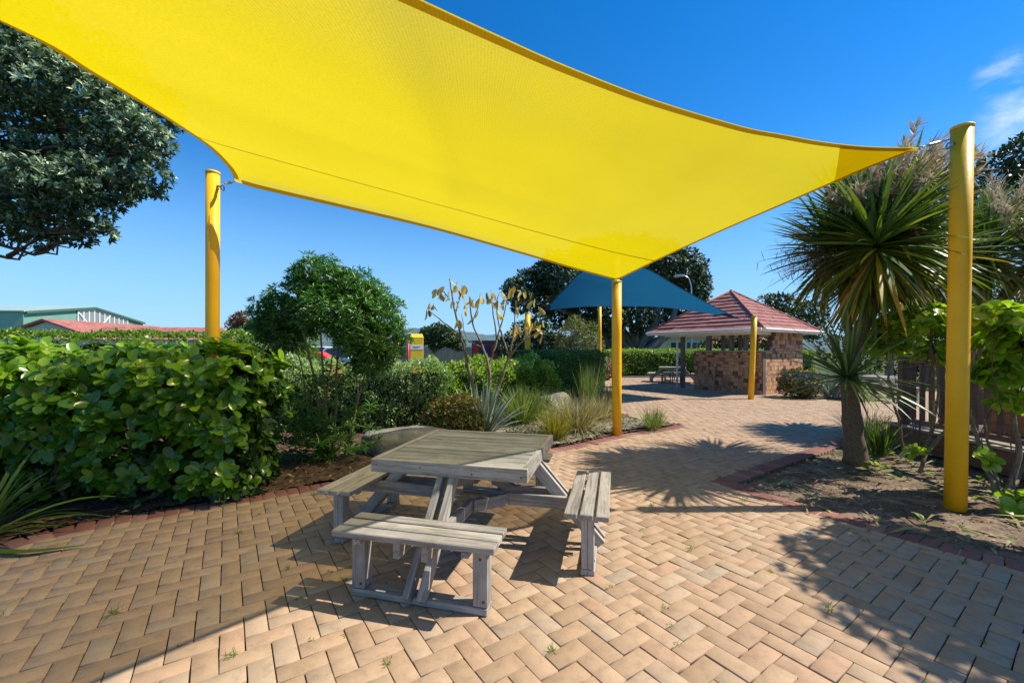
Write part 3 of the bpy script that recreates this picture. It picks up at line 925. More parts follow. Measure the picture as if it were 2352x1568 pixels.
def solid_hedge_core(name, path, half, h, mat, root, shrink=.16):
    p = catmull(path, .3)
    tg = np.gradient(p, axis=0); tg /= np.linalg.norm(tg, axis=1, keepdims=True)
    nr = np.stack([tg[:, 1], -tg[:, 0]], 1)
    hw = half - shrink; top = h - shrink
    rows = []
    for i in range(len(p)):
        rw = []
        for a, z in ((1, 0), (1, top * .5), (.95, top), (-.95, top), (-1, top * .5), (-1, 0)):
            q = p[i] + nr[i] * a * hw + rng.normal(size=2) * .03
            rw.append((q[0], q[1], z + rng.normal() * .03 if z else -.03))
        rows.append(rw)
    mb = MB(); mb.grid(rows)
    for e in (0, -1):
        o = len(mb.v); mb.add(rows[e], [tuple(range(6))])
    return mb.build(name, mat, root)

def hedge(name, label, cat, path, half, h, n, mat, leaf, tmpl=KITE, k=1, under=0, bulge=.06, weights=(.42, .3, .16, .12), group=None, core=.16, rbias=0.0, coremat='gris_in'):
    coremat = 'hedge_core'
    root = thing(name, label, cat, (0, 0, 0), 0, group)
    pos, nor, zz = hedge_surface(path, half, h, n, weights, bulge, under)
    dr = nor + np.array([0, 0, .45]) + SUNV * .5 + rng.normal(size=nor.shape) * .45
    if k > 1:
        b_, d_, n_ = rosettes(pos, dr, k, 40, 85)
        zz = np.repeat(zz, k)
    else:
        b_, d_ = pos, nrm(dr + rdir(n) * .8)
        n_ = nrm(nor * .55 + np.array([0, 0, .45]) + SUNV * .75 + rdir(n) * .7)
    m_ = len(b_)
    sz = rng.uniform(.7, 1.25, m_)
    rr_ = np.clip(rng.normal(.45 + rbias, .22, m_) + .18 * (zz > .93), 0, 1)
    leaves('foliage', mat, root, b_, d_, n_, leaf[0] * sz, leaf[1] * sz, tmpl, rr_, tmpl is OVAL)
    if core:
        solid_hedge_core('shade_infill', path, half, h, M[coremat], root, core)  # solid dark box, so gaps between leaves look like shade
    return root

# --- glossy broad-leaved hedge in the left foreground
gh_path = [(-7.0, 3.8), (-5.6, 4.2), (-4.6, 4.5), (-3.75, 4.62), (-2.9, 4.74)]
gh = thing('broadleaf_hedge', 'glossy bright green broad-leaved hedge on the left, bare brown stems showing below', 'hedge', (0, 0, 0))
pos, nor, zz = hedge_surface(gh_path, .64, 1.49, 1600, (.5, .27, .08, .15), .16, .42, .12)
keep = ~((zz < .5) & (rng.random(len(zz)) < .55))
pos, nor, zz = pos[keep], nor[keep], zz[keep]
dr = nor + np.array([0, 0, .45]) + SUNV * .45 + rng.normal(size=nor.shape) * .45
b_, d_, n_ = rosettes(pos, dr, 6, 42, 88)
sz = rng.uniform(.65, 1.25, len(b_)); zr = np.repeat(zz, 6)
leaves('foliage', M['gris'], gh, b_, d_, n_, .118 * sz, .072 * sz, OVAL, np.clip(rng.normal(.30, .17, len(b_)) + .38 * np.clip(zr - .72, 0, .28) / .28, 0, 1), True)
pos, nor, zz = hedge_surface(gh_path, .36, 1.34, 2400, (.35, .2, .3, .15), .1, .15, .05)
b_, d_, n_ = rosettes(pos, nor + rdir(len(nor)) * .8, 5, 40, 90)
leaves('shade_infill', M['gris_in'], gh, b_, d_, n_, .11, .07, SPEAR, None, False)
st = MB()
for i in range(16):
    u = (i + random.random()) / 16
    pth = catmull(gh_path, .05); q = pth[int(u * (len(pth) - 1))]
    b0 = np.array([q[0] + rng.normal() * .12, q[1] - .1 + rng.normal() * .15, -.02])
    e0 = b0 + np.array([rng.normal() * .4, -.15 + rng.normal() * .2, rng.uniform(1.1, 1.5)])
    w_ = wiggle(b0, e0, 8, .035)
    st.tube(w_, np.linspace(.024, .011, 8), 7)
    for j in range(3):
        s0 = w_[rng.integers(3, 7)]
        st.tube(wiggle(s0, s0 + np.array([rng.normal() * .25, -.15 + rng.normal() * .2, rng.uniform(.15, .45)]), 5, .05), np.linspace(.011, .005, 5), 6)
st.build('stem', M['bark'], gh, True)

# low glossy seedlings at the foot of the hedge
for i, (gx, gy, lab) in enumerate([(-3.05, 4.42, 'low glossy green seedling at the foot of the broad-leaved hedge, nearest the brick edging')]):
    sd = thing('seedling', lab, 'plant', (gx, gy, 0))
    pp = np.array([(0, 0, .16), (.10, -.03, .13), (-.12, .02, .15), (.22, .06, .12), (-.05, -.1, .1)])
    b_, d_, n_ = rosettes(pp, np.array([0, -.3, 1.0]) + rng.normal(size=pp.shape) * .2, 6, 50, 90)
    leaves('foliage', M['gris'], sd, b_, d_, n_, .115, .08, OVAL, rng.uniform(.55, .85, len(b_)), True)
    k_ = MB()
    for p_ in pp: k_.tube([(p_[0] * .3, p_[1] * .3, -.02), tuple(p_)], [.006, .004], 5)
    k_.build('stem', M['bark'], sd)

# --- clipped and mixed hedges behind
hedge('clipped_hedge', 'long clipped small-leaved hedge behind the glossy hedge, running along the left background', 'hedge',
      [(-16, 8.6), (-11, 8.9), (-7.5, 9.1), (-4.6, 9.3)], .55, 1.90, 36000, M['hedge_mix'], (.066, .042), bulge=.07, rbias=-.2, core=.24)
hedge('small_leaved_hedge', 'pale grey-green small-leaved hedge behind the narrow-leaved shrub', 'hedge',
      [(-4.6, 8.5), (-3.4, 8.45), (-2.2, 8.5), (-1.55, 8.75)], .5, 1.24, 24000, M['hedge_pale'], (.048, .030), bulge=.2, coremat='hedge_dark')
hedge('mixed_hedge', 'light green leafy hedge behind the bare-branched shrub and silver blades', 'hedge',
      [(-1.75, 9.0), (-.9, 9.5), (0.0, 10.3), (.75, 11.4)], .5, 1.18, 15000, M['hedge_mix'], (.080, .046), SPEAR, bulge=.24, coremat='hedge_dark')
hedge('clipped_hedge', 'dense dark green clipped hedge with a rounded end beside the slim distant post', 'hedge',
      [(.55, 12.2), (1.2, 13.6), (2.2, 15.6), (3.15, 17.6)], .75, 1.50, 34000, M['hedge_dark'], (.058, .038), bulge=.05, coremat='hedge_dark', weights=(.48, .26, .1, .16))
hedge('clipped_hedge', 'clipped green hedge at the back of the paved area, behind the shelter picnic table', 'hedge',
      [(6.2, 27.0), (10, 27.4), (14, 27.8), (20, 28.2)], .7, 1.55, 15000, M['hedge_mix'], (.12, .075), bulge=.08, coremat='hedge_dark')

# --- tall narrow-leaved shrub
nl = thing('narrow_leaved_shrub', 'tall dense narrow-leaved evergreen shrub with several bare leaning stems, left of centre', 'shrub', G(772, 1052))
o_ = np.array(nl.location)
cl = []
for px, py, dz, r_ in [(727, 640, 0, .40), (700, 668, -.1, .30), (648, 715, .1, .40), (622, 752, .2, .30), (665, 765, .2, .30), (762, 655, .4, .34), (808, 668, -.1, .38), (850, 690, .2, .34), (872, 728, 0, .40), (886, 775, -.1, .34), (858, 800, -.3, .36), (812, 735, -.3, .40), (742, 712, -.35, .38), (700, 725, .4, .36), (828, 775, -.4, .34), (846, 832, -.2, .22), (782, 700, .4, .40)]:
    q = P(px, py, 6.0 + dz) - nl.location
    cl.append((q.x, q.y, q.z, r_ * .80, r_ * .80, r_ * .72))
pos, dd = shell(cl, 5600, .45, 1.25, .62)
kp = leafy_noise(pos[:, 0] * 1.7 + pos[:, 2] * 2.3, pos[:, 1] + pos[:, 2] * 1.9, .9) > -.42
pos, dd = pos[kp], dd[kp]
b_, d_, n_ = rosettes(pos, dd + np.array([0, 0, .4]) + SUNV * .4, 8, 30, 88)
sz = rng.uniform(.7, 1.2, len(b_))
leaves('foliage', M['narrow'], nl, b_, d_, n_, .085 * sz, .019 * sz, SPEAR, np.clip(rng.normal(.45, .2, len(b_)), 0, 1))
low = []
for px, py, n0, rr0 in [(700, 930, 9, .18), (830, 975, 6, .15), (680, 1040, 9, .14), (790, 1035, 9, .15), (720, 985, 9, .16), (695, 1020, 9, .14), (752, 1020, 10, .15), (735, 1045, 8, .1), (785, 990, 6, .14), (760, 965, 4, .14), (700, 975, 5, .12), (770, 870, 4, .2), (810, 850, 3, .15)]:
    q = np.array(P(px, py, 5.85) - nl.location)
    for _ in range(int(n0 * 2.2)): low.append(q + rng.normal(size=3) * rr0)
low = np.array(low)
b_, d_, n_ = rosettes(low, np.tile([0, -.25, 1.0], (len(low), 1)) + rng.normal(size=low.shape) * .3, 11, 40, 95)
leaves('foliage', M['narrow'], nl, b_, d_, n_, rng.uniform(.10, .17, len(b_)), .016, SPEAR, np.clip(rng.normal(.72, .15, len(b_)), 0, 1))
for pts, r0 in [(((790, 1052, 0), (812, 960, 0), (838, 860, 0), (858, 780, 0)), .019), (((752, 1050, .05), (748, 930, 0), (742, 850, 0), (735, 740, 0)), .025), (((742, 1045, .1), (728, 900, .1), (712, 830, 0), (690, 740, 0)), .02),
                (((762, 1050, .1), (772, 930, .2), (773, 850, .1), (790, 700, 0)), .02), (((735, 1040, .2), (708, 940, .2), (690, 830, .1), (655, 760, 0)), .016), (((800, 1040, .2), (822, 900, .2), (810, 820, .1), (830, 700, 0)), .016), (((748, 930, 0), (770, 790, -.2), (812, 740, -.3), (850, 700, -.1)), .012), (((728, 890, 0), (700, 770, -.3), (680, 720, -.3)), .011)]:
    s_ = MB()
    c_ = catmull([tuple(P(a, b2, 6.0 + dz) - nl.location) for a, b2, dz in pts], .12)
    s_.tube(c_, np.linspace(r0, r0 * .45, len(c_)), 7)
    s_.build('stem', M['bark_gold'], nl, True)

# --- big coastal tree reaching in from the left
pt = thing('coastal_tree', 'big dark tree with pale grey-green shoots at the upper left, behind the sail', 'tree', (-13.5, 7.0, 0))
cl = []
for px, py, Z_, r_ in [(20, 150, 6.4, .85), (120, 190, 6.3, .75), (215, 235, 6.4, .62), (290, 300, 6.3, .52), (345, 325, 6.2, .36), (330, 400, 6.3, .42), (250, 370, 6.7, .7), (150, 330, 6.9, .8), (40, 300, 6.8, .9), (40, 430, 6.1, .6), (120, 430, 5.9, .52), (195, 420, 6.0, .5), (255, 430, 6.2, .42), (200, 490, 6.1, .36), (110, 500, 6.2, .42), (30, 515, 6.3, .42), (90, 545, 6.2, .22), (240, 530, 6.1, .16), (180, 540, 6.2, .2),
                       (-120, 350, 6.4, .9), (-150, 180, 6.6, 1.0), (-60, 60, 7.0, 1.0), (-300, 250, 6.8, 1.1), (60, 60, 7.2, .9), (240, 170, 7.4, .8), (350, 250, 7.6, .6), (-320, 20, 7.5, 1.2)]:
    q = P(px, py, Z_) - pt.location
    cl.append((q.x, q.y, q.z, r_ * .74))
pos, dd = shell(cl, 9000, .5, 1.12, .62)
up = dd + np.array([0, 0, .35]) + rng.normal(size=dd.shape) * .3
b_, d_, n_ = rosettes(pos, up, 8, 22, 80)
sz = rng.uniform(.7, 1.25, len(b_))
shoot = np.repeat((rng.random(len(pos)) < .22 + .5 * np.clip(dd @ SUNV + .1, 0, 1)) & (dd[:, 2] > -.5), 8)  # pale shoots, with extra ones sunward as painted highlights
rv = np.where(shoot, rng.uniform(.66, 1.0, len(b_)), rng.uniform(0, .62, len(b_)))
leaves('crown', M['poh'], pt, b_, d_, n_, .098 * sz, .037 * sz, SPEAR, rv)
fl = shell(cl, 260, .85, 1.0, .6)[0]
b_, d_, n_ = rosettes(fl, rdir(len(fl)) + np.array([0, 0, .8]), 10, 10, 60)
leaves('seed_head', M['panicle_dark'], pt, b_, d_, n_, .045, .012, KITE)
tk = MB()
tk.tube(wiggle((0, 0, -.1), (.5, -.2, 2.9), 7, .03), np.linspace(.36, .26, 7), 14)
top = np.array([.5, -.2, 2.8])
tk.build('trunk', M['bark_grey'], pt, True)
br = MB()
for c_ in cl:
    mid = top + (np.array(c_[:3]) - top) * .5 + np.array([0, 0, .35])
    w1 = wiggle(top, mid, 5, .05); w2 = wiggle(mid, np.array(c_[:3]), 5, .06)
    br.tube(np.vstack([w1, w2[1:]]), np.linspace(.075, .015, 9), 7)
    for j in range(5):
        e = np.array(c_[:3]) + rdir(1)[0] * c_[3] * .85
        br.tube(wiggle(w2[3], e, 5, .08), np.linspace(.02, .006, 5), 5)
br.build('branch', M['bark'], pt, True)

# --- cabbage trees
def cabbage(name, label, loc, stems, heads, panicles, small=None, group='cabbage trees with spiky leaf heads'):
    root = thing(name, label, 'tree', loc, 0, group)
    o = np.array(root.location)
    for pts, r0, r1 in stems:
        c_ = catmull([tuple(np.array(p) - o) for p in pts], .1)
        rad = np.linspace(r0, r1, len(c_)) * (1 + .05 * rng.normal(size=len(c_)))
        if pts[0][2] < .1: rad[:5] *= np.linspace(1.35, 1.0, 5)
        MB().tube(c_, rad, 16).build('trunk', M['bark_cord'], root, True)
    for hx, hy, hz, n, L, w_ in heads:
        el = np.arcsin(rng.uniform(-.92, 1.0, n)); az = rng.random(n) * 6.283
        dv_ = np.stack([np.cos(el) * np.cos(az), np.cos(el) * np.sin(az), np.sin(el)], 1)
        base = np.array([hx, hy, hz]) - o + dv_ * .05 + np.stack([0 * el, 0 * el, el * .10], 1)
        old = np.clip(-el / 1.2, 0, 1)
        rv = np.where(rng.random(n) < .05 + .40 * old, rng.uniform(.72, 1.0, n), np.clip(rng.normal(.38, .2, n), 0, .7))
        straps('leaf_head', M['cord'], root, base, dv_, L * rng.uniform(.78, 1.08, n), w_ * rng.uniform(.8, 1.15, n), .18 + .4 * rng.random(n) + .45 * old, 6, rv)
    for px_, py_, pz_, n, L, dx in panicles:
        q0 = np.array([px_, py_, pz_]) - o
        bd = nrm(np.array(dx) + rng.normal(size=(n, 3)) * .55)
        bl = L * rng.uniform(.5, 1.0, n)
        for i in range(n):
            base, dd_ = [], []
            tt = rng.uniform(.25, 1.0, 60)
            base.append(q0 + bd[i] * (bl[i] * tt)[:, None]); dd_.append(nrm(bd[i] + rng.normal(size=(60, 3)) * .6))
            base = np.vstack(base); dd_ = np.vstack(dd_)
            straps('flower_stalk', M['panicle'], root, base, dd_, rng.uniform(.08, .2, len(base)), .021, .3, 3, None)
    return root

c0 = G(1967, 1062)
def near(px, py, Z_): return tuple(P(px, py, Z_))
ct = cabbage('cabbage_tree', 'cabbage tree with a corky trunk and large spiky head, left of the nearest yellow post', c0,
        [([tuple(c0), near(1955, 940, 5.72), near(1950, 850, 5.72), near(1972, 770, 5.75), near(2003, 690, 5.8), near(2012, 560, 5.85)], .113, .08),
         ([near(1962, 800, 5.78), near(1945, 740, 5.85), near(1935, 660, 5.9)], .055, .05),
         ([near(1990, 720, 5.8), near(2060, 620, 5.9), near(2090, 480, 6.0)], .07, .05)],
        [(*near(1998, 552, 5.5), 460, 1.0, .048), (*near(1915, 580, 5.85), 260, .92, .046), (*near(2075, 475, 6.0), 230, .84, .044), (*near(2100, 585, 5.85), 260, .95, .046), (*near(1995, 630, 5.9), 260, 1.0, .047), (*near(1930, 500, 6.1), 170, .78, .044), (*near(2015, 565, 4.95), 170, .98, .046), (*near(2030, 580, 6.45), 260, 1.1, .047), (*near(2060, 540, 5.3), 170, .9, .046)],
        [(*near(2040, 480, 5.7), 16, .95, (.1, -.3, .9)), (*near(2090, 470, 5.75), 16, .85, (.45, -.3, .75)), (*near(1980, 490, 5.75), 13, .75, (-.45, -.3, .6)), (*near(2060, 430, 5.9), 10, .85, (.05, -.1, 1.0)), (*near(2055, 455, 5.2), 14, .62, (.15, -.25, .8)), (*near(1985, 480, 5.15), 12, .55, (-.35, -.3, .6)), (*near(2115, 450, 5.25), 12, .6, (.5, -.2, .6))])
dk = np.array(near(1870, 592, 5.35)) - np.array(c0)
pp = dk + rng.normal(size=(420, 3)) * np.array([.20, .12, .12])
straps('flower_stalk', M['panicle_dark'], ct, pp, rdir(420) + np.array([0, 0, -.3]), .14, .008, .6, 4)
q0 = np.array(near(1946, 868, 5.45)) - np.array(c0)
n = 150
el = np.arcsin(rng.uniform(-.35, 1.0, n)); az = rng.random(n) * 6.283
dv_ = np.stack([np.cos(el) * np.cos(az) - .45, np.cos(el) * np.sin(az) - .25, np.sin(el)], 1)
straps('side_shoot', M['cordy'], ct, q0 + nrm(dv_) * .03, dv_, rng.uniform(.72, 1.08, n), .032, rng.uniform(.15, .7, n), 6, None)

c1 = (8.75, 7.75, 0)
cabbage('cabbage_tree', 'cabbage tree at the right edge behind the nearest post, with pale dry flower stalks', c1,
        [([c1, (8.7, 7.75, 1.4), (8.8, 7.7, 2.6), (8.65, 7.6, 3.4)], .12, .085), ([(8.75, 7.75, 1.9), (9.15, 7.55, 2.8), (9.45, 7.4, 3.3)], .08, .06)],
        [(8.6, 7.5, 3.3, 280, 1.1, .05), (9.35, 7.3, 3.15, 240, 1.05, .05), (8.95, 8.1, 3.8, 220, 1.0, .05), (8.2, 7.6, 3.0, 200, 1.05, .05), (8.5, 8.3, 3.2, 200, 1.0, .05)],
        [(8.7, 7.3, 3.8, 16, .9, (.1, -.3, .7)), (9.2, 7.0, 3.7, 18, .95, (.3, -.4, .6)), (8.5, 7.1, 3.5, 12, .85, (-.1, -.4, .5)), (9.3, 7.0, 3.1, 14, .85, (.3, -.5, .25))])

# --- broad-leaved shrubs on bare stems, right bed
def stem_shrub(label, base, stems, heads, leaf, n_per, rb=.74):
    root = thing('broadleaf_shrub', label, 'shrub', base, 0, 'leggy broad-leaved shrubs in the right bed')
    o = np.array(root.location)
    for pts, r0 in stems:
        c_ = catmull([tuple(np.array(p) - o) for p in pts], .1)
        MB().tube(c_ + rng.normal(size=c_.shape) * .006, np.linspace(r0, r0 * .5, len(c_)), 8).build('stem', M['bark_pale'], root, True)
    ps, ds = [], []
    for hx, hy, hz, r_ in heads:
        k_n = int(max(4, n_per * (r_ / .28) ** 1.8))
        d = rdir(k_n); d[:, 2] = d[:, 2] * .6 + .15
        ps.append(np.array([hx, hy, hz]) - o + d * r_ * 1.15 * rng.uniform(.3, 1.0, (k_n, 1)))
        ds.append(nrm(d + np.array([0, 0, .7])))
    ps, ds = np.vstack(ps), np.vstack(ds)
    b_, d_, n_ = rosettes(ps, ds, 6, 45, 92)
    sz = rng.uniform(.6, 1.2, len(b_))
    leaves('foliage', M['gris'], root, b_, d_, n_, leaf[0] * sz, leaf[1] * sz, OVAL, np.clip(rng.normal(rb, .2, len(b_)), 0, 1), True)
    tw = MB()
    for p_ in ps[::3]:
        h_ = min(heads, key=lambda q: (q[0] - o[0] - p_[0]) ** 2 + (q[1] - o[1] - p_[1]) ** 2)
        tw.tube(wiggle(np.array(h_[:3]) - o, p_, 4, .06), [.006, .005, .004, .003], 5)
    tw.build('twig', M['bark'], root)
    return root
stem_shrub('leggy broad-leaved shrub right of the cabbage tree trunk, on one slanting bare stem', G(2077, 1050),
           [([tuple(G(2077, 1050)), near(2062, 960, 6.0), near(2042, 870, 6.0), near(2035, 790, 6.0)], .022), ([near(2048, 890, 6.0), near(2015, 860, 6.0), near(1990, 850, 6.0)], .012)],
           [(*near(2040, 760, 6.0), .3), (*near(2100, 745, 5.8), .3), (*near(2060, 800, 6.1), .25), (*near(2010, 800, 6.1), .2)], (.125, .08), 36, .84)
stem_shrub('leggy broad-leaved shrub between the cabbage tree and the nearest yellow post, forked low down', G(2118, 1085),
           [([tuple(G(2112, 1085)), near(2135, 1010, 5.4), near(2142, 900, 5.4), near(2140, 800, 5.3)], .022), ([near(2125, 1040, 5.35), near(2180, 980, 5.3), near(2200, 940, 5.2)], .028), ([near(2140, 1000, 5.4), near(2155, 900, 5.3), near(2150, 810, 5.2)], .018)],
           [(*near(2125, 745, 5.3), .3), (*near(2180, 755, 5.3), .26), (*near(2150, 810, 5.4), .24), (*near(2190, 830, 5.4), .16), (*near(2110, 1040, 5.3), .1)], (.125, .082), 34, .84)
stem_shrub('leggy broad-leaved shrub right of the nearest yellow post, several grey stems, large sunlit leaves', G(2305, 1135),
           [([tuple(G(2290, 1130)), near(2262, 1060, 4.75), near(2232, 960, 4.7), near(2222, 880, 4.6), near(2240, 800, 4.5)], .026), ([tuple(G(2295, 1130)), near(2275, 1030, 4.75), near(2260, 960, 4.7)], .018),
            ([tuple(G(2312, 1130)), near(2340, 1040, 4.6), near(2320, 930, 4.6), near(2300, 850, 4.5), near(2320, 780, 4.4)], .03), ([tuple(G(2306, 1134)), near(2350, 1080, 4.7), near(2385, 990, 4.6), near(2380, 860, 4.5)], .024)],
           [(*near(2260, 735, 4.3), .22), (*near(2310, 745, 4.2), .25), (*near(2345, 790, 4.3), .24), (*near(2300, 800, 4.5), .2), (*near(2400, 740, 4.3), .3), (*near(2335, 860, 4.45), .2), (*near(2420, 830, 4.4), .3), (*near(2250, 880, 4.6), .1), (*near(2340, 930, 4.4), .16), (*near(2290, 860, 4.5), .16), (*near(2335, 1160, 4.0), .12), (*near(2260, 1050, 4.7), .07)], (.14, .09), 28, .8)
# broad-leaved tree just outside the right edge: its dappled shade lies on the near paving
bt = thing('broadleaf_tree', 'broad-leaved tree just outside the right edge, dappling the near paving with shade', 'tree', (6.38, 2.7, 0))
cl = [(-.9, -.55, 3.0, .7), (-.75, .3, 3.0, .72), (-.75, .62, 2.9, .55), (-.2, -.1, 3.7, .8), (-.8, -1.0, 2.9, .6), (-.5, -1.15, 3.0, .62), (.3, -.7, 3.3, .7)]
pos, dd = shell(cl, 3600, .3, 1.1, 0)
b_, d_, n_ = rosettes(pos, dd + np.array([0, 0, .5]), 6, 40, 88)
leaves('crown', M['gris'], bt, b_, d_, n_, .11, .07, SPEAR, np.clip(rng.normal(.5, .2, len(b_)), 0, 1))
tk = MB(); tk.tube(wiggle((0, 0, -.05), (.05, 0, 2.6), 7, .02), np.linspace(.12, .08, 7), 10)
for c_ in cl: tk.tube(wiggle((.04, 0, 2.3), c_[:3], 5, .05), np.linspace(.05, .015, 5), 6)
tk.build('trunk', M['bark_grey'], bt, True)

# --- flax, tussocks, silver blades, shrubs of the middle bed
def tuft(name, label, cat, loc, n, L, w_, mat, spread=.6, droop=.9, r=.08, group=None, seg=6):
    root = thing(name, label, cat, loc, 0, group)
    az = rng.random(n) * 6.283
    el = R(90) - np.abs(rng.normal(size=n)) * spread
    dv_ = np.stack([np.cos(el) * np.cos(az), np.cos(el) * np.sin(az), np.sin(el)], 1)
    base = np.stack([np.cos(az), np.sin(az), 0 * az], 1) * (r * np.sqrt(rng.random(n)))[:, None]
    straps('blade', mat, root, base, dv_, L * rng.uniform(.55, 1.1, n), w_, droop * rng.uniform(.5, 1.4, n), seg, None)
    return root
tuft('flax', 'dark flax with long arching blades at the lower left edge of the picture', 'flax', (-4.5, 3.38, 0), 70, .98, .032, M['flax'], .8, 1.0, .12)
tuft('silver_astelia', 'silvery spiky plant with sword-like blades behind the picnic table', 'plant', G(1108, 1002), 130, 1.0, .055, M['astelia'], .6, .75, .14)
TU = 'tussock grasses in the pebbly bed'
tuft('tussock', 'golden tussock just behind the right corner of the near picnic table', 'grass tuft', (.76, 7.15, .03), 420, .56, .009, M['grass_gold'], .5, 1.0, .12, TU)
tuft('tussock', 'large tan dry tussock left of the middle yellow post', 'grass tuft', (1.25, 7.95, .03), 800, .80, .009, M['grass_tan'], .75, 1.2, .26, TU)
tuft('tussock', 'green arching tussock between the silver blades and the tan tussock', 'grass tuft', (.2, 8.7, .03), 620, .85, .010, M['grass_green'], .6, 1.1, .16, TU)
tuft('tussock', 'wide green tussock in front of the grey rock', 'grass tuft', (.65, 9.3, .03), 520, .75, .010, M['grass_green'], .7, 1.2, .2, TU)
tuft('tussock', 'tall upright pale green grass just left of the middle post', 'grass tuft', (1.85, 10.0, .03), 170, 1.25, .012, M['grass_green'], .16, .25, .12, TU)
tuft('tussock', 'tan and green tussock immediately beside the middle yellow post', 'grass tuft', (2.0, 9.2, .03), 520, .62, .009, M['grass_tan'], .6, 1.1, .16, TU)
tuft('tussock', 'small green tussock right of the middle yellow post, at the bed tip', 'grass tuft', (2.80, 8.2, .03), 280, .46, .009, M['grass_green'], .62, .9, .14, TU)
tuft('tussock', 'dark dry tuft by the paving edge beyond the middle post', 'grass tuft', (3.0, 13.4, .03), 200, .5, .014, M['grass_tan'], .6, 1.1, .2, TU)
tuft('tussock', 'upright dark green tuft at the right foot of the cabbage tree', 'grass tuft', (5.50, 6.2, 0), 150, .62, .014, M['flax'], .42, .6, .1, TU)
tuft('tussock', 'brownish grass clump against the corner of the timber deck', 'grass tuft', (6.25, 7.35, 0), 300, .62, .011, M['grass_tan'], .7, 1.2, .18, TU)
tuft('tussock', 'pale arching grass at the hedge, right of the middle post in the distance', 'grass tuft', (5.7, 24.3, 0), 260, 1.5, .03, M['grass_green'], .6, 1.1, .35, TU)
tuft('silver_astelia', 'silver blades at the foot of the brick shelter wall, right of the leaning post', 'plant', (10.5, 13.6, 0), 90, 1.0, .05, M['astelia'], .75, .7, .2)

nd = thing('nandina_shrub', 'round low shrub with red-tinged yellow-green leaves behind the left of the table', 'shrub', (-1.02, 7.2, 0))
pos, dd = shell([(0, 0, .36, .52, .5, .42), (.2, .05, .42, .36, .36, .38), (-.22, .02, .34, .34, .34, .34), (.05, -.1, .55, .3, .3, .26)], 2300, .55, 1.05, .5)
pos[:, 2] = np.abs(pos[:, 2])
b_, d_, n_ = rosettes(pos, dd + np.array([0, 0, .6]), 6, 30, 85)
leaves('foliage', M['nandina'], nd, b_, d_, n_, rng.uniform(.035, .065, len(b_)), .020, KITE, np.clip(rng.beta(1.4, 1.6, len(b_)) + np.repeat(.1 * (dd[:, 2] > .5), 6), 0, 1))
k_ = MB()
for i in range(14): k_.tube(wiggle((rng.normal() * .06, rng.normal() * .06, 0), (rng.normal() * .25, rng.normal() * .2, .5), 4, .05), [.009, .007, .005, .004], 5)
k_.build('stem', M['bark'], nd)
for lab, x, y, r_, mt_ in [('golden-leaved low bush at the corner of the brick shelter', 9.55, 13.75, .62, 'nandina'), ('small reddish bush between the slim distant post and the middle post', 4.75, 22.2, .75, 'redbush')]:
    q = thing('low_bush', lab, 'shrub', (x, y, 0))
    pos, dd = shell([(0, 0, r_ * .75, r_, r_, r_ * .85), (r_ * .4, 0, r_ * .6, r_ * .6, r_ * .6, r_ * .6)], 1500, .5, 1.05, .4)
    pos[:, 2] = np.abs(pos[:, 2])
    b_, d_, n_ = rosettes(pos, dd + np.array([0, 0, .5]), 5, 30, 85)
    leaves('foliage', M[mt_], q, b_, d_, n_, .08, .035, KITE)
    k_ = MB(); k_.tube([(0, 0, -.02), (0, 0, r_)], .03, 6); k_.build('stem', M['bark'], q)

# bare-branched shrub with a few withered yellow leaves
bs = thing('bare_shrub', 'bare upright shrub with a few drooping withered yellow leaves at its branch tips', 'shrub', (-.28, 8.0, 0))
def bl(*pts): return [tuple(P(a, b2, 8.0 + dz) - bs.location) for a, b2, dz in pts]
limbs = [(bl((1095, 930, 0), (1078, 850, 0), (1058, 770, 0), (1042, 700, -.1), (1033, 640, -.1)), .040, .010), (bl((1058, 770, 0), (1012, 735, .1), (985, 712, .2)), .016, .007), (bl((1046, 720, 0), (1054, 690, .1), (1062, 655, .1)), .014, .007),
         (bl((1118, 935, .1), (1125, 860, .1), (1110, 800, .1), (1085, 740, .2), (1078, 680, .2)), .036, .009), (bl((1120, 850, .1), (1140, 780, .2), (1132, 720, .2), (1128, 665, .2)), .024, .008), (bl((1140, 780, .2), (1158, 720, .1), (1170, 660, .1)), .016, .007),
         (bl((1128, 938, -.1), (1152, 870, -.2), (1170, 820, -.2), (1200, 785, -.3), (1245, 758, -.4)), .036, .010), (bl((1170, 820, -.2), (1150, 760, -.1), (1140, 700, 0), (1148, 670, 0)), .020, .007), (bl((1172, 812, -.2), (1182, 750, -.2), (1185, 700, -.2), (1198, 672, -.2)), .018, .007),
         (bl((1110, 800, .1), (1072, 775, .3), (1060, 720, .3)), .012, .006), (bl((1085, 740, .2), (1100, 700, .2), (1103, 672, .2)), .012, .006), (bl((1185, 700, -.2), (1215, 690, -.3), (1222, 672, -.3)), .010, .005), (bl((1033, 690, -.1), (1020, 672, -.1), (1003, 665, 0)), .010, .005), (bl((1200, 785, -.3), (1222, 760, -.3), (1232, 735, -.3)), .010, .005)]
for pts, r0, r1 in limbs:
    c_ = catmull(pts, .1)
    MB().tube(c_ + rng.normal(size=c_.shape) * .004, np.linspace(r0, r1, len(c_)), 8).build('branch', M['bark_pale'], bs, True)
tips = [(1040, 655, 7), (1015, 668, 6), (990, 695, 3), (985, 715, 2), (1045, 690, 4), (1062, 660, 5), (1078, 690, 4), (1103, 680, 3), (1128, 675, 4), (1150, 690, 3), (1170, 668, 5), (1198, 680, 3), (1182, 750, 6), (1212, 745, 5), (1232, 738, 5), (1222, 690, 3), (1090, 722, 2), (1140, 715, 2), (1185, 705, 2), (1245, 760, 2), (1060, 735, 2)]
bb, ds = [], []
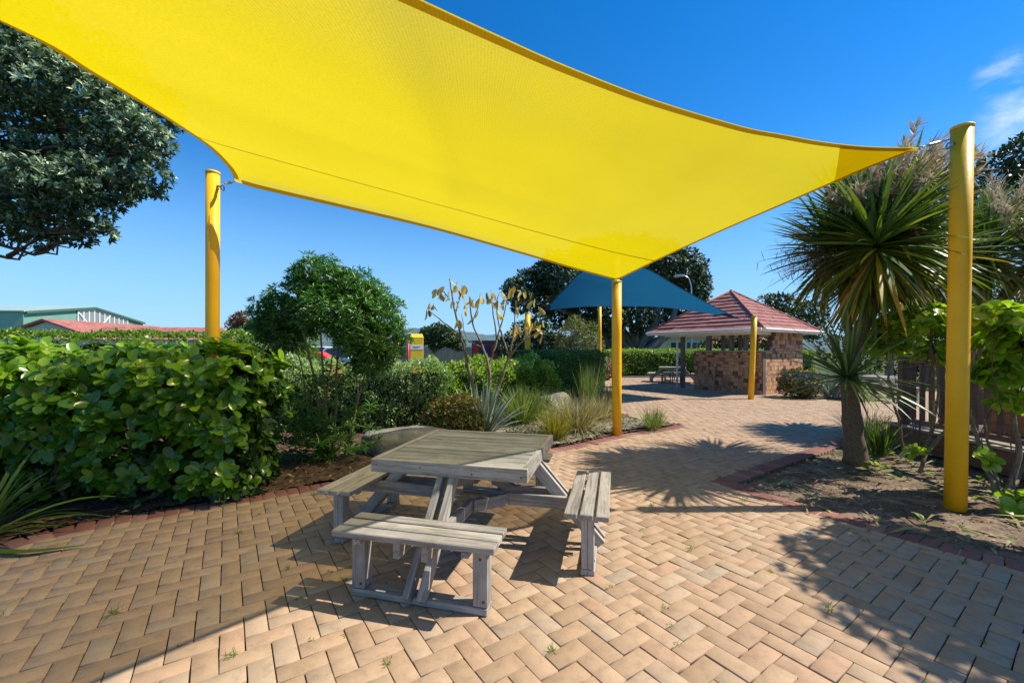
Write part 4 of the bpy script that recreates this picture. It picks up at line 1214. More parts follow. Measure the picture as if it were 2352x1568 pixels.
for px, py, n0 in tips:
    q = np.array(P(px, py, 7.95) - bs.location)
    for _ in range(int(n0 * 1.25)):
        bb.append(q + rng.normal(size=3) * .06); ds.append([rng.normal() * .5, rng.normal() * .5, -1.0])
bb, ds = np.array(bb), np.array(ds)
for i in range(len(bb)):
    leaves('withered_leaf', M['yellowleaf'], bs, bb[i:i + 1], ds[i:i + 1], rdir(1), rng.uniform(.13, .22, 1), rng.uniform(.06, .10, 1), OVAL, None, True)

# rocks
m, t, b = new_mat('weathered_rock')
f = noise(t, 3.5, 8, .65)
c = ramp(t, f, [(.3, (.10, .095, .07)), (.5, (.205, .19, .145)), (.75, (.32, .31, .25))])
c = mixc(t, ramp(t, noise(t, 2.2, 5, .7), [(.5, (0, 0, 0)), (.7, (.6,) * 3)]), c, (.17, .165, .075))
t.links.new(c, b.inputs['Base Color']); b.inputs['Roughness'].default_value = .92
bump(t, b, noise(t, 14, 8, .7), .5, .03)
M['rock'] = m
def rock(label, loc, size, rz, flat=.75, group='boulders in the garden bed'):
    import bmesh
    bm = bmesh.new(); bmesh.ops.create_icosphere(bm, subdivisions=4, radius=1)
    sd = random.uniform(0, 20)
    for v in bm.verts:
        p = v.co
        k_ = 1 + .16 * math.sin(p.x * 2.3 + sd) * math.cos(p.y * 2.9 + sd) + .08 * math.sin(p.z * 5 + p.x * 4 + sd) + .03 * math.sin(p.x * 13 + p.y * 11 + sd)
        q = p * k_
        q.z = min(q.z, flat + .06 * math.sin(p.x * 3 + sd)); q.x = max(min(q.x, .86), -.9 + .1 * math.sin(p.y * 4)); q.y = max(min(q.y, .82), -.84)
        v.co = Vector((q.x * size[0], q.y * size[1], q.z * size[2]))
    me = bpy.data.meshes.new('boulder'); bm.to_mesh(me); bm.free()
    me.materials.append(M['rock']); me.polygons.foreach_set('use_smooth', [True] * len(me.polygons))
    o = bpy.data.objects.new('boulder', me); link(o)
    o.location = loc; o.rotation_euler = (0, 0, rz); o['label'] = label; o['category'] = 'rock'; o['group'] = group
    return o
rock('flat-topped mossy boulder beside the near table, left of the red-tinged shrub', (-1.68, 6.6, -.04), (.78, .5, .47), R(14))
rock('grey rounded rock half hidden behind the green tussocks', (.78, 10.6, -.05), (.85, .6, .66), R(-8), .8)

# litter, chips, weeds: nobody could count these
def scatter(name, poly, n, box, z, L, w_, mat, rndv=None, flat=.25):
    x = rng.uniform(box[0], box[1], n); y = rng.uniform(box[2], box[3], n)
    k_ = inside(poly, x, y); x, y = x[k_], y[k_]; n = len(x)
    zz_ = z + .018 * leafy_noise(x, y) + rng.uniform(0, .014, n)
    a = rng.random(n) * 6.283
    d = np.stack([np.cos(a), np.sin(a), rng.normal(size=n) * flat], 1)
    nn = np.tile([0, 0, 1.0], (n, 1)) + rng.normal(size=(n, 3)) * flat
    o = leaves(name, mat, None, np.stack([x, y, zz_], 1), d, nn, L * rng.uniform(.5, 1.4, n), w_ * rng.uniform(.5, 1.4, n), KITE, rndv(n) if rndv else None)
    return struct(o, 'stuff')
M['chip'] = mat_leaf('bark_chip', [(0, (.03, .018, .012)), (.6, (.11, .065, .042)), (.9, (.20, .13, .085)), (1, (.36, .27, .18))], .9, 0)
M['chip_pale'] = mat_leaf('pale_chip', [(0, (.06, .045, .032)), (.5, (.17, .13, .095)), (1, (.42, .34, .25))], .9, 0)
M['litter'] = mat_leaf('fallen_leaf', [(0, (.10, .06, .03)), (.5, (.30, .27, .08)), (.8, (.40, .38, .16)), (1, (.22, .30, .06))], .6, .15)
M['cover'] = mat_leaf('ground_cover', [(0, (.05, .085, .025)), (.6, (.13, .18, .06)), (1, (.27, .31, .14))], .6, .2)
M['pebble'] = mat_leaf('pebble_chip', [(0, (.16, .13, .10)), (.5, (.36, .31, .25)), (1, (.62, .58, .52))], .9, 0)
scatter('bark_chips', soil_left, 15000, (-6, 1, 2, 8), .012, .045, .018, M['chip'])
scatter('bark_chips', soil_right, 9000, (2.3, 7, 1.2, 8), -.018, .04, .016, M['chip_pale'])
scatter('leaf_litter', soil_left, 420, (-5, 0, 3, 7), .03, .085, .04, M['litter'])
scatter('leaf_litter', soil_right, 260, (2.4, 7, 2.2, 7.5), .0, .08, .04, M['litter'])
scatter('leaf_litter', soil_right, 230, (2.9, 6.2, 2.6, 7.2), .005, .42, .028, M['litter'], None, .1)
nb = 46
bx = np.stack([rng.uniform(4.6, 6.0, nb), rng.uniform(3.4, 6.4, nb), rng.uniform(.01, .05, nb)], 1)
az = rng.random(nb) * 6.283
struct(leaves('leaf_litter', M['gris'], None, bx, np.stack([np.cos(az), np.sin(az), rng.normal(size=nb) * .15], 1), np.tile([0, 0, 1.], (nb, 1)) + rng.normal(size=(nb, 3)) * .3, rng.uniform(.08, .15, nb), rng.uniform(.05, .09, nb), OVAL, rng.uniform(.5, 1, nb), True), 'stuff')
scatter('pebbles', pebble, 7000, (-1.2, 3.6, 5.6, 13.4), .045, .05, .035, M['pebble'])
scatter('ground_cover', pebble, 5200, (-.2, 3.6, 6.6, 11), .06, .05, .03, M['cover'], None, .7)

# weeds in the paving joints
wk = rng.choice(len(cen), 900, replace=False)
wk = wk[(cen[wk, 1] < 9) & (np.abs(cen[wk, 0]) < 6)]
pos = np.c_[cen[wk] + uu[wk] * s, np.zeros(len(wk))]
sz = rng.choice([.6, 1.1, 2.0, 3.2], len(wk), p=[.42, .3, .2, .08])
n = 16
base = np.repeat(pos, n, 0) + np.c_[rng.normal(size=(len(pos) * n, 2)) * .012, np.zeros(len(pos) * n)]
dv_ = rdir(len(base)); dv_[:, 2] = np.abs(dv_[:, 2]) + .3
o = straps('joint_weeds', M['hedge_mix'], None, base, dv_, np.repeat(sz, n) * .021 * rng.uniform(.6, 1.3, len(base)), .0045, .8, 3, rng.random(len(base)) * .7)
struct(o, 'stuff')
# fallen blades and a dead yellow flax leaf on the left edging
fb = MB()
def blade(mb, pts, w_):
    c_ = catmull(pts, .05); tg = np.gradient(c_, axis=0); tg /= np.linalg.norm(tg, axis=1, keepdims=True)
    sd = np.stack([-tg[:, 1], tg[:, 0], 0 * tg[:, 0]], 1)
    ww = w_ * np.interp(np.linspace(0, 1, len(c_)), [0, .2, .7, 1], [.6, 1, .8, .1])
    mb.grid([[c_[i] + sd[i] * ww[i] / 2 + np.array([0, 0, .004]), c_[i], c_[i] - sd[i] * ww[i] / 2 + np.array([0, 0, .004])] for i in range(len(c_))])
blade(fb, [(-4.2, 3.72, .05), (-4.0, 3.85, .045), (-3.72, 4.06, .05)], .022)
o = fb.build('fallen_leaf', M['yellowleaf']); o['label'] = 'long dead yellow flax leaf lying along the brick edging under the glossy hedge'; o['category'] = 'leaf'
fb = MB(); blade(fb, [(-4.05, 3.2, .02), (-3.7, 3.17, .03), (-3.42, 3.3, .015)], .07)
o = fb.build('fallen_leaf', M['grass_green']); o['label'] = 'broad pale green fallen flax leaf on the paving at the left edge'; o['category'] = 'leaf'
# ------------------------------------------------------------------ tiled shelter
def brick_colour_mat():
    m, t, b = new_mat('speckled_brick')
    c = ramp(t, attr(t, 'rnd'), [(0, (.10, .05, .045)), (.12, (.24, .10, .07)), (.3, (.46, .24, .12)), (.6, (.58, .34, .17)), (.85, (.50, .26, .13)), (1, (.32, .15, .10))])
    gc = N_(t, "ShaderNodeNewGeometry").outputs['Position']
    c = mixc(t, .7, c, ramp(t, noise(t, 14, 6, .75, gc), [(.3, (.40, .33, .33)), (.52, (1, 1, 1)), (.75, (1.25, 1.2, 1.1))]), 'MULTIPLY')
    t.links.new(c, b.inputs['Base Color']); b.inputs['Roughness'].default_value = .85
    bump(t, b, noise(t, 60, 4, .6, gc), .4, .01)
    return m
M['sbrick'] = brick_colour_mat()
M['mortar'] = mat_plain('mortar', (.13, .10, .085), .95, .15, 20)
m, t, b = new_mat('red_tile')
c = ramp(t, attr(t, 'rnd'), [(0, (.25, .082, .068)), (.4, (.32, .115, .092)), (.8, (.36, .145, .115)), (1, (.28, .13, .11))])
gc = N_(t, "ShaderNodeNewGeometry").outputs['Position']
c = mixc(t, .6, c, ramp(t, noise(t, 6, 6, .7, gc), [(.3, (.65, .62, .62)), (.55, (1, 1, 1)), (.8, (1.3, 1.25, 1.2))]), 'MULTIPLY')
t.links.new(c, b.inputs['Base Color']); b.inputs['Roughness'].default_value = .85
M['tile'] = m
M['concrete'] = mat_plain('concrete', (.33, .31, .28), .9, .12, 5, bmp=.2)

sh_u = Vector((.552, -.834, 0)); sh_v = Vector((.834, .552, 0))
sh_o = Vector((8.84, 14.6, 0))                 # front right corner of the brick wall
sh = thing('shelter', 'open shelter with a red tiled pyramid roof and low speckled brick walls', 'shelter', sh_o)
def sl(u, v, z): return sh_u * u + sh_v * v + Vector((0, 0, z))
def brick_wall(name, p0, axis, nrm_, length, height_fn, thick=.22):
    core = MB()
    prof = []
    xs = np.arange(0, length + 1e-6, .02)
    seg = []
    last = None
    for x in xs:                                # runs of equal height
        hgt = height_fn(x)
        if last is None or hgt != last:
            seg.append([x, x, hgt]); last = hgt
        seg[-1][1] = x
    for a, c_, hgt in seg:
        q = [p0 + axis * a + nrm_ * -.012, p0 + axis * (c_ + .02) + nrm_ * -.012, p0 + axis * (c_ + .02) - nrm_ * (thick - .012), p0 + axis * a - nrm_ * (thick - .012)]
        core.hexa([v + Vector((0, 0, -.03)) for v in q] + [v + Vector((0, 0, hgt - .008)) for v in q])
    o = core.build(name, M['mortar'], sh)
    br = MB()
    z = 0.0
    while z < 3:
        ch = random.choice([.10, .10, .15, .15, .15])
        x = -random.uniform(0, .1)
        while x < length:
            w_ = random.choice([.08, .10, .15, .15, .2])
            x0, x1 = max(0, x) + .005, min(length, x + w_) - .005
            x += w_
            if x1 - x0 < .02: continue
            hgt = min(height_fn(x0), height_fn(x1))
            z1 = min(z + ch, hgt) - .005
            if z1 - z < .03: continue
            r_ = random.random()
            for side, off in ((1, 0.0), (-1, -thick)):
                dz = random.uniform(0, .005)
                f0 = nrm_ * (off + side * dz)
                b0 = nrm_ * (off - side * .03)
                q = [p0 + axis * x0 + f0, p0 + axis * x1 + f0, p0 + axis * x1 + b0, p0 + axis * x0 + b0]
                br.hexa([v + Vector((0, 0, z + .005)) for v in q] + [v + Vector((0, 0, z1)) for v in q], r_)
        z += ch
    br.build('brick_facing', M['sbrick'], o)
    return o
fl = 2.62
brick_wall('front_wall', sl(-fl, 0, 0), sh_u, -sh_v, fl, lambda x: 1.53)
brick_wall('side_wall', sl(0, .001, 0), sh_v, sh_u, 3.2, lambda x: 1.53 if x < .55 else (1.72 if x < .72 else (1.95 if x < .9 else 2.3)))
cp = MB(); cp.board(sl(-fl - .02, .105, 1.552), sl(.03, .105, 1.552), .28, .045); cp.build('coping', M['concrete'], sh, bevel=.004)
cp = MB(); cp.board(sl(-.105, .25, 1.552), sl(-.105, .56, 1.552), .27, .043); cp.build('coping', M['concrete'], sh, bevel=.004)
slab = MB(); slab.add([sl(a, c_, .006) for a, c_ in ((-3.5, -.25), (-.0, -.25), (-.0, 3.4), (-3.5, 3.4))], [(0, 1, 2, 3)]); slab.build('floor_slab', M['concrete'], sh)
# roof: overhanging pyramid in stepped courses of tiles
R1 = Vector((8.43, 13.9, 0)) - sh_o
E = 4.68; ez, az_ = 2.33, 4.03
cor = [R1, R1 - sh_u * E, R1 - sh_u * E + sh_v * E, R1 + sh_v * E]
apex = sum((c_ for c_ in cor), Vector()) / 4
rf_root = None
roof = MB(); nc = 11
for k in range(4):
    a, b_ = cor[k], cor[(k + 1) % 4]
    nout = ((a + b_) / 2 - apex).normalized()
    for i in range(nc):
        t0, t1 = i / nc, (i + 1) / nc
        z0, z1 = ez + (az_ - ez) * t0, ez + (az_ - ez) * t1
        A0, B0 = a.lerp(apex, t0), b_.lerp(apex, t0)
        A1, B1 = a.lerp(apex, min(1, t1 + .012)), b_.lerp(apex, min(1, t1 + .012))
        L_ = (B0 - A0).length
        nt_ = max(1, int(L_ / .33))
        js = [0.0] + sorted((j + (.5 if i % 2 else 0) + random.uniform(-.12, .12)) / nt_ for j in range(nt_) if 0.04 < (j + (.5 if i % 2 else 0)) / nt_ < .96) + [1.0]
        for j0, j1 in zip(js[:-1], js[1:]):
            lift = .028 + random.uniform(-.008, .014)
            drop = random.uniform(0, .02)
            q0, q1 = A0.lerp(B0, j0), A0.lerp(B0, j1)
            r0, r1 = A1.lerp(B1, j0), A1.lerp(B1, j1)
            Z = Vector((0, 0, 1))
            vs = [q0 + Z * (z0 + lift) + nout * drop, q1 + Z * (z0 + lift) + nout * drop, r1 + Z * (z1 + .006), r0 + Z * (z1 + .006), q0 + Z * (z0 - .012) + nout * drop, q1 + Z * (z0 - .012) + nout * drop]
            roof.add(vs, [(0, 1, 2, 3), (4, 5, 1, 0)])
rf = roof.build('roof', M['tile'], sh)
hip = MB()
for k in range(4):
    hip.tube([cor[k] + Vector((0, 0, ez + .02)), apex + Vector((0, 0, az_ + .01))], .05, 8)
hip.tube([apex + Vector((0, 0, az_ - .02)), apex + Vector((0, 0, az_ + .07))], [.09, .04], 10)
hip.build('hip_cap', M['tile'], rf, True)
sof = MB()
for k in range(4):
    a, b_ = cor[k], cor[(k + 1) % 4]
    sof.add([a + Vector((0, 0, ez - .03)), b_ + Vector((0, 0, ez - .03)), apex + Vector((0, 0, az_ - .08))], [(0, 2, 1)])
sof.build('ceiling', M['white'], sh)
for k in range(4):
    a, b_ = cor[k], cor[(k + 1) % 4]
    f_ = MB(); n_ = ((a + b_) / 2 - apex).normalized()
    f_.board(a + Vector((0, 0, ez - .06)) + n_ * .02, b_ + Vector((0, 0, ez - .06)) + n_ * .02, .12, .035, up=n_)
    f_.tube([a + n_ * .075 + Vector((0, 0, ez - .03)), b_ + n_ * .075 + Vector((0, 0, ez - .03))], .045, 8)
    f_.build('fascia', M['white'], sh)
    inn = MB(); c1_ = a.lerp(apex, .22) ; c2_ = b_.lerp(apex, .22)
    inn.board(Vector((c1_.x, c1_.y, 2.24)), Vector((c2_.x, c2_.y, 2.24)), .2, .09, up=(a - b_).cross(Vector((0, 0, 1))).normalized())
    inn.build('beam', M['white'], sh)
    rfb = MB()
    for j in range(1, 9):
        e = a.lerp(b_, j / 9); q = e.lerp(apex, .30)
        rfb.board(e + Vector((0, 0, ez - .07)), q + Vector((0, 0, ez + (az_ - ez) * .30 - .11)), .045, .09)
    rfb.build('rafter', M['white'], sh)
for u, v, w_, z0 in [(-2.05, .11, .16, 1.57), (-1.15, .11, .14, 1.57), (-.62, .11, .13, 1.57), (-3.22, .14, .14, 0), (-3.22, 3.2, .14, 0), (-1.75, 3.2, .13, 0), (-.95, 3.2, .13, 0), (-2.45, 3.2, .13, 0)]:
    p_ = MB(); q = sl(u, v, 0)
    p_.box((q.x, q.y, (z0 + 2.32) / 2), (w_, w_, 2.32 - z0), math.atan2(sh_u.y, sh_u.x))
    p_.build('post', M['greypost'], sh, bevel=.006)
dp = MB(); q = sl(-3.38, -.02, 0)
dp.tube([(q.x, q.y, -.01), (q.x, q.y, 2.28)], .045, 10); dp.build('downpipe', M['white'], sh, True)

# ------------------------------------------------------------------ timber deck, balustrade and planter on the right
dk0, dk1 = Vector((6.36, 6.95, 0)), Vector((5.98, 3.6, 0))
ax = (dk1 - dk0).normalized(); nr_ = Vector((ax.y * -1, ax.x, 0))
if nr_.x < 0: nr_ = -nr_                        # into the deck
deck = thing('timber_deck', 'low dark stained timber deck behind the leggy shrubs in the right bed', 'deck', dk0)
L_ = (dk1 - dk0).length
fa = MB()
for j in range(2):
    fa.board(ax * 0 + Vector((0, 0, .09 + j * .155)), ax * L_ + Vector((0, 0, .09 + j * .155)), .15, .04, up=nr_)
fa.build('fascia', M['deckwood'], deck, bevel=.004)
fa = MB()
for j in range(2):
    fa.board(nr_ * .02 + Vector((0, 0, .09 + j * .155)), nr_ * 4 + Vector((0, 0, .09 + j * .155)), .15, .04, up=-ax)
fa.build('fascia', M['deckwood'], deck, bevel=.004)
lip = MB(); lip.board(nr_ * .02 + Vector((0, 0, .352)) - ax * .03, nr_ * .02 + ax * L_ + Vector((0, 0, .352)), .19, .035); lip.build('coping', M['deckfloor'], deck, bevel=.004)
fb = MB()
for i in range(40):
    s_ = .17 + i * .1
    fb.board(nr_ * s_ + Vector((0, 0, .335)), nr_ * s_ + ax * L_ + Vector((0, 0, .335)), .092, .03)
fb.build('deck_floor', M['deckfloor'], deck)
bal = thing('balustrade', 'dark stained timber balustrade with square uprights along the deck edge', 'railing', dk0)
def dkp(t_, n, z): return ax * t_ + nr_ * n + Vector((0, 0, z))
for t_ in (.12, 2.15):
    p_ = MB(); p_.board(dkp(t_, .12, .37), dkp(t_, .12, 1.62), .115, .115, up=ax); p_.build('newel_post', M['deckwood'], bal, bevel=.006)
for i in range(15):
    t_ = .30 + i * .165
    if abs(t_ - 2.15) < .09: continue
    p_ = MB(); p_.board(dkp(t_, .12, .47), dkp(t_, .12, 1.36), .06, .045, up=ax); p_.build('baluster', M['deckwood'], bal, bevel=.004)
for z, hgt in ((.44, .07), (1.395, .07)):
    for t0, t1 in ((.18, 2.09), (2.21, 3.3)):
        r_ = MB(); r_.board(dkp(t0, .12, z), dkp(t1, .12, z), hgt, .05, up=nr_); r_.build('rail', M['deckwood'], bal, bevel=.004)
pl = thing('planter_box', 'orange-brown timber planter box standing on the deck behind the balustrade', 'planter', (7.75, 5.35, .352))
for i in range(4):
    for a, b_, up in (((-.55, -.9), (-.55, .9), (-1, 0, 0)), ((.55, -.9), (.55, .9), (1, 0, 0)), ((-.57, -.9), (.57, -.9), (0, -1, 0)), ((-.57, .9), (.57, .9), (0, 1, 0))):
        w_ = MB(); w_.board((*a, .08 + i * .152), (*b_, .08 + i * .152), .147, .035, up=up); w_.build('side_board', M['planter'], pl, bevel=.004)
so = MB(); so.grid([[(x, y, .54 + random.uniform(-.02, .02)) for x in np.linspace(-.53, .53, 8)] for y in np.linspace(-.88, .88, 10)]); so.build('soil', M['mulch'], pl)
rm = MB()
for a, b_ in (((-.6, -.93), (-.6, .93)), ((.6, -.93), (.6, .93))): rm.board((*a, .63), (*b_, .63), .11, .035)
rm.build('rim_board', M['planter'], pl, bevel=.004)

# ------------------------------------------------------------------ trees beyond
def tree(name, label, base, trunk_h, clumps, n, leaf, mat, bark='bark_grey', r0=.3, k=1, limbs=None, lean=(0, 0), group='trees in the background'):
    root = thing(name, label, 'tree', base, 0, group)
    pos, dd = shell(clumps, n, .55, 1.06, .62)
    if k > 1:
        b_, d_, n_ = rosettes(pos, dd + np.array([0, 0, .4]), k, 25, 85)
    else:
        b_, d_ = pos, nrm(dd + rdir(len(dd)) * .9); n_ = nrm(dd + np.array([0, 0, .7]) + rdir(len(dd)) * .5)
    m_ = len(b_)
    leaves('crown', mat, root, b_, d_, n_, leaf[0] * rng.uniform(.7, 1.3, m_), leaf[1] * rng.uniform(.7, 1.3, m_), KITE, np.clip(rng.normal(.42, .24, m_), 0, 1))
    tk = MB(); top = np.array([lean[0], lean[1], trunk_h])
    tk.tube(wiggle((0, 0, -.1), top, 7, .03), np.linspace(r0, r0 * .65, 7), 12)
    for c_ in clumps[:: max(1, len(clumps) // 12)]:
        e = np.array(c_[:3]); mid = top + (e - top) * .45 + np.array([0, 0, .06 * np.linalg.norm(e - top)])
        tk.tube(np.vstack([wiggle(top - np.array([0, 0, trunk_h * .15]), mid, 5, .05), wiggle(mid, e, 5, .06)[1:]]), np.linspace(r0 * .5, r0 * .1, 9), 7)
    tk.build('trunk', M[bark], root, True)
    return root
def cl_px(base, lst, Z_, dz=1.0):
    out = []
    for e in lst:
        px, py, r_ = e[:3]; z_ = Z_ + (e[3] if len(e) > 3 else rng.normal() * dz)
        q = P(px, py, z_) - Vector(base); out.append((q.x, q.y, q.z, r_ * z_ / F))
    return out
bb_ = (9.8, 32.5, 0)
tr_ = tree('spreading_tree', 'huge dark spreading tree with several grey trunks behind the blue sail', bb_, 1.2,
     cl_px(bb_, [(1185, 668, 30), (1215, 652, 34), (1250, 640, 36), (1200, 690, 28), (1275, 620, 40), (1300, 650, 46), (1350, 600, 48), (1410, 590, 52), (1470, 590, 50), (1530, 605, 46), (1575, 620, 44), (1590, 655, 42), (1560, 680, 44), (1500, 650, 55), (1430, 650, 58), (1360, 660, 52), (1250, 690, 34), (1290, 720, 36), (1340, 725, 38), (1400, 725, 40), (1460, 722, 40), (1520, 725, 36), (1570, 715, 30), (1600, 690, 26)], 32.5, 2.0), 15000, (.30, .15), M['tree_dark'], r0=.55, k=3)
tk = MB()
for pts in [((1470, 812, 0), (1478, 780, 0), (1500, 745, 0), (1510, 700, 0)), ((1462, 812, .5), (1440, 775, .4), (1420, 740, .3), (1400, 690, 0)), ((1480, 812, -.4), (1512, 785, -.4), (1540, 745, -.4), (1555, 690, 0)), ((1490, 812, .2), (1500, 790, .2), (1535, 770, .2), (1575, 735, 0)), ((1440, 812, .8), (1405, 790, .8), (1372, 760, .6), (1340, 720, 0))]:
    c_ = catmull([tuple(P(a, b_, 32 + dz) - Vector(bb_)) for a, b_, dz in pts], .4)
    tk.tube(c_, np.linspace(.40, .16, len(c_)), 9)
tk.build('limb', M['bark_grey'], tr_, True)
TREES = [
    ('olive_tree', 'feathery yellow-green tree beyond the clipped hedge, between two slim posts', (3.7, 25.5), .8, [(1318, 762, 26), (1300, 775, 24), (1340, 775, 26), (1322, 745, 20), (1355, 760, 20), (1330, 795, 30), (1365, 790, 22), (1290, 795, 20)], 25.5, 5200, (.16, .05), 'tree_olive'),
    ('dark_shrub_tree', 'dark evergreen beyond the hedge, behind the bare-branched shrub', (1.9, 27.0), .6, [(1200, 765, 26), (1225, 755, 24), (1245, 770, 26), (1215, 790, 30), (1255, 795, 26), (1180, 790, 26), (1160, 800, 22), (1240, 740, 18), (1275, 785, 22)], 27.0, 5200, (.22, .12), 'tree_dark'),
    ('round_tree', 'small round green tree in front of the distant grey fence, right of the yellow bin', (-7.0, 37.0), 1.6, [(985, 770, 18), (1005, 762, 18), (1022, 772, 20), (1040, 782, 16), (1000, 782, 18), (1055, 790, 12), (970, 780, 12)], 37.0, 3600, (.28, .16), 'tree_mid'),
    ('scrubby_tree', 'sparse brownish tree left of the narrow-leaved shrub, above the hedge', (-22.8, 35.0), 1.5, [(545, 735, 14), (556, 728, 12), (538, 748, 14), (560, 745, 14), (550, 758, 14)], 35.0, 1500, (.25, .12), 'redbush'),
    ('bushy_tree', 'mid green bushy tree beside the sparse brownish tree, beyond the left hedge', (-19.5, 33.0), 1.2, [(585, 752, 18), (605, 745, 18), (570, 765, 16), (625, 760, 20), (595, 772, 20), (640, 775, 20), (560, 778, 14)], 33.0, 3200, (.25, .13), 'tree_mid'),
    ('dark_tree', 'dark tree showing behind the right slope of the shelter roof', (25.5, 38.0), 2.5, [(1760, 700, 22), (1785, 698, 24), (1810, 705, 26), (1840, 715, 26), (1775, 725, 30), (1820, 740, 34), (1745, 735, 24), (1870, 720, 30), (1860, 750, 30)], 38.0, 5200, (.32, .17), 'tree_dark'),
    ('green_tree', 'green tree seen through the open side of the shelter', (16.0, 31.0), 1.0, [(1660, 785, 22), (1690, 775, 24), (1720, 785, 24), (1640, 795, 18), (1750, 780, 26), (1780, 795, 24), (1700, 800, 24), (1620, 800, 14)], 31.0, 3800, (.26, .14), 'tree_mid'),
    ('coastal_tree', 'dark tree crown at the far right edge, above the dry flower stalks', (25.0, 19.0), 3.5, [(2300, 385, 40), (2345, 365, 42), (2390, 350, 55), (2270, 420, 36), (2330, 420, 46), (2400, 430, 60), (2260, 455, 30), (2330, 470, 50), (2420, 500, 70)], 19.5, 5600, (.26, .13), 'tree_dark'),
    ('green_tree', 'light green tree between the cabbage tree trunk and the timber balustrade', (16.0, 17.5), 1.4, [(2060, 700, 60), (2120, 660, 60), (2180, 690, 60), (2020, 760, 40), (2100, 750, 55), (2250, 660, 40), (2290, 690, 50), (2160, 760, 50), (2330, 740, 55), (2350, 660, 40)], 17.5, 6500, (.15, .075), 'olive_mix'),
    ('dark_tree', 'dark broad tree beyond the deck, low behind the balustrade on the right', (20.0, 20.0), 1.0, [(2000, 810, 40), (2060, 820, 40), (2120, 815, 50), (2200, 800, 60), (2300, 790, 60), (2380, 800, 60), (1960, 825, 26), (1910, 800, 30), (1930, 770, 24)], 21.0, 5600, (.18, .10), 'tree_dark'),
    ('dark_tree', 'dark evergreen mass beyond the back hedge, left of the white house', (8.0, 40.0), 1.2, [(1395, 785, 22), (1420, 778, 22), (1440, 790, 22), (1370, 785, 22), (1300, 800, 26), (1330, 790, 24)], 40, 3000, (.3, .16), 'tree_dark'),
]
M['olive_mix'] = M['tree_mid']
for nm, lab, xy, th_, lst, Z_, n, lf, mt_ in TREES:
    base = (xy[0], xy[1], 0)
    tree(nm, lab, base, th_, cl_px(base, lst, Z_, .5), n, lf, M[mt_], r0=.16, k=1)

# ------------------------------------------------------------------ buildings, vehicles and yard things beyond the hedges
def ribbed(name, c, scale, axis='Z', rough=.5):
    m, t, b = new_mat(name)
    w = N_(t, "ShaderNodeTexWave", bands_direction=axis, wave_profile='SAW'); w.inputs['Scale'].default_value = scale
    t.links.new(N_(t, "ShaderNodeTexCoord").outputs['Object'], w.inputs['Vector'])
    t.links.new(mixc(t, 1.0, ramp(t, noise(t, .4, 5), [(.3, (.88, .88, .88)), (.7, (1.08, 1.08, 1.08))]), c, 'MULTIPLY'), b.inputs['Base Color'])
    b.inputs['Roughness'].default_value = rough
    bump(t, b, w.outputs['Fac'], 1.0, .06)
    return m
M['green_clad'] = ribbed('green_cladding', (.20, .38, .30), .5)
M['green_roof'] = mat_plain('pale_green_roof', (.34, .46, .42), .5, .05, .3)
M['green_trim'] = mat_plain('dark_green_trim', (.06, .13, .105), .5, .05, 1)
M['glass'] = mat_plain('dark_glass', (.05, .065, .075), .12, .1, 2, spec=.6)
M['louvre'] = ribbed('grey_louvre', (.42, .46, .47), 2.2)
def gable(root, g0, g1, ridge_dir, length, eave, ridge, wallm, roofm, over=.3):
    """gable wall from g0 to g1, building runs along ridge_dir"""
    g0, g1, d = Vector(g0), Vector(g1), Vector(ridge_dir).normalized()
    m_ = (g0 + g1) / 2
    Z = Vector((0, 0, 1))
    w = MB()
    w.add([g0, g1, g1 + Z * eave, m_ + Z * ridge, g0 + Z * eave], [(0, 1, 2, 3, 4)])
    w.add([g0 + d * length, g1 + d * length, g1 + d * length + Z * eave, m_ + d * length + Z * ridge, g0 + d * length + Z * eave], [(4, 3, 2, 1, 0)])
    w.add([g0, g0 + d * length, g0 + d * length + Z * eave, g0 + Z * eave], [(0, 3, 2, 1)])
    w.add([g1, g1 + d * length, g1 + d * length + Z * eave, g1 + Z * eave], [(0, 1, 2, 3)])
    w.build('wall', wallm, root)
    r = MB()
    ac = (g1 - g0).normalized()
    sl_ = (ridge - eave) / ((g1 - g0).length / 2)
    for a, s_ in ((g0, -1), (g1, 1)):
        e = a + ac * s_ * over + Z * (eave - sl_ * over + .06); t_ = m_ + Z * (ridge + .06)
        p0, p1 = -d * over, d * (length + over)
        vs = [e + p0, e + p1, t_ + p1, t_ + p0]
        r.hexa([v for v in vs] + [v + Z * .14 for v in vs])
    return r.build('roof', roofm, root)
barn = thing('green_barn', 'big green metal barn with a pale roof and a white framed gable window, far left', 'barn', (-53.2, 45, 0))
g0, g1 = Vector((0, 0, 0)), Vector((-3.3, 18.3, 0))
bd_ = Vector((-18.3, -3.3, 0)).normalized()
gable(barn, g0, g1, bd_, 30, 5.75, 7.15, M['green_clad'], M['green_roof'], .25)
gd = (g1 - g0).normalized(); gn = Vector((gd.y, -gd.x, 0))
if gn.x < 0: gn = -gn
tr = MB(); Z = Vector((0, 0, 1))
for a, b_ in ((g0 + Z * 5.72, (g0 + g1) / 2 + Z * 7.12), (g1 + Z * 5.72, (g0 + g1) / 2 + Z * 7.12)):
    tr.board(a + gn * .3, b_ + gn * .3, .28, .08, up=gn)
tr.build('barge_board', M['green_trim'], barn)
def gw(s_, z): return g0 + gd * s_ + gn * .06 + Z * z
win = MB()
s0, s1 = 6.8, 15.2
def rz(s_): return 5.75 + 1.4 * (1 - abs(s_ - 9.3) / 9.3) - .28
win.add([gw(s0, 4.75), gw(s1, 4.75), gw(s1, rz(s1)), gw(9.3, rz(9.3)), gw(s0, rz(s0))], [(0, 1, 2, 3, 4)])
wo = win.build('window', M['louvre'], barn)
fr = MB()
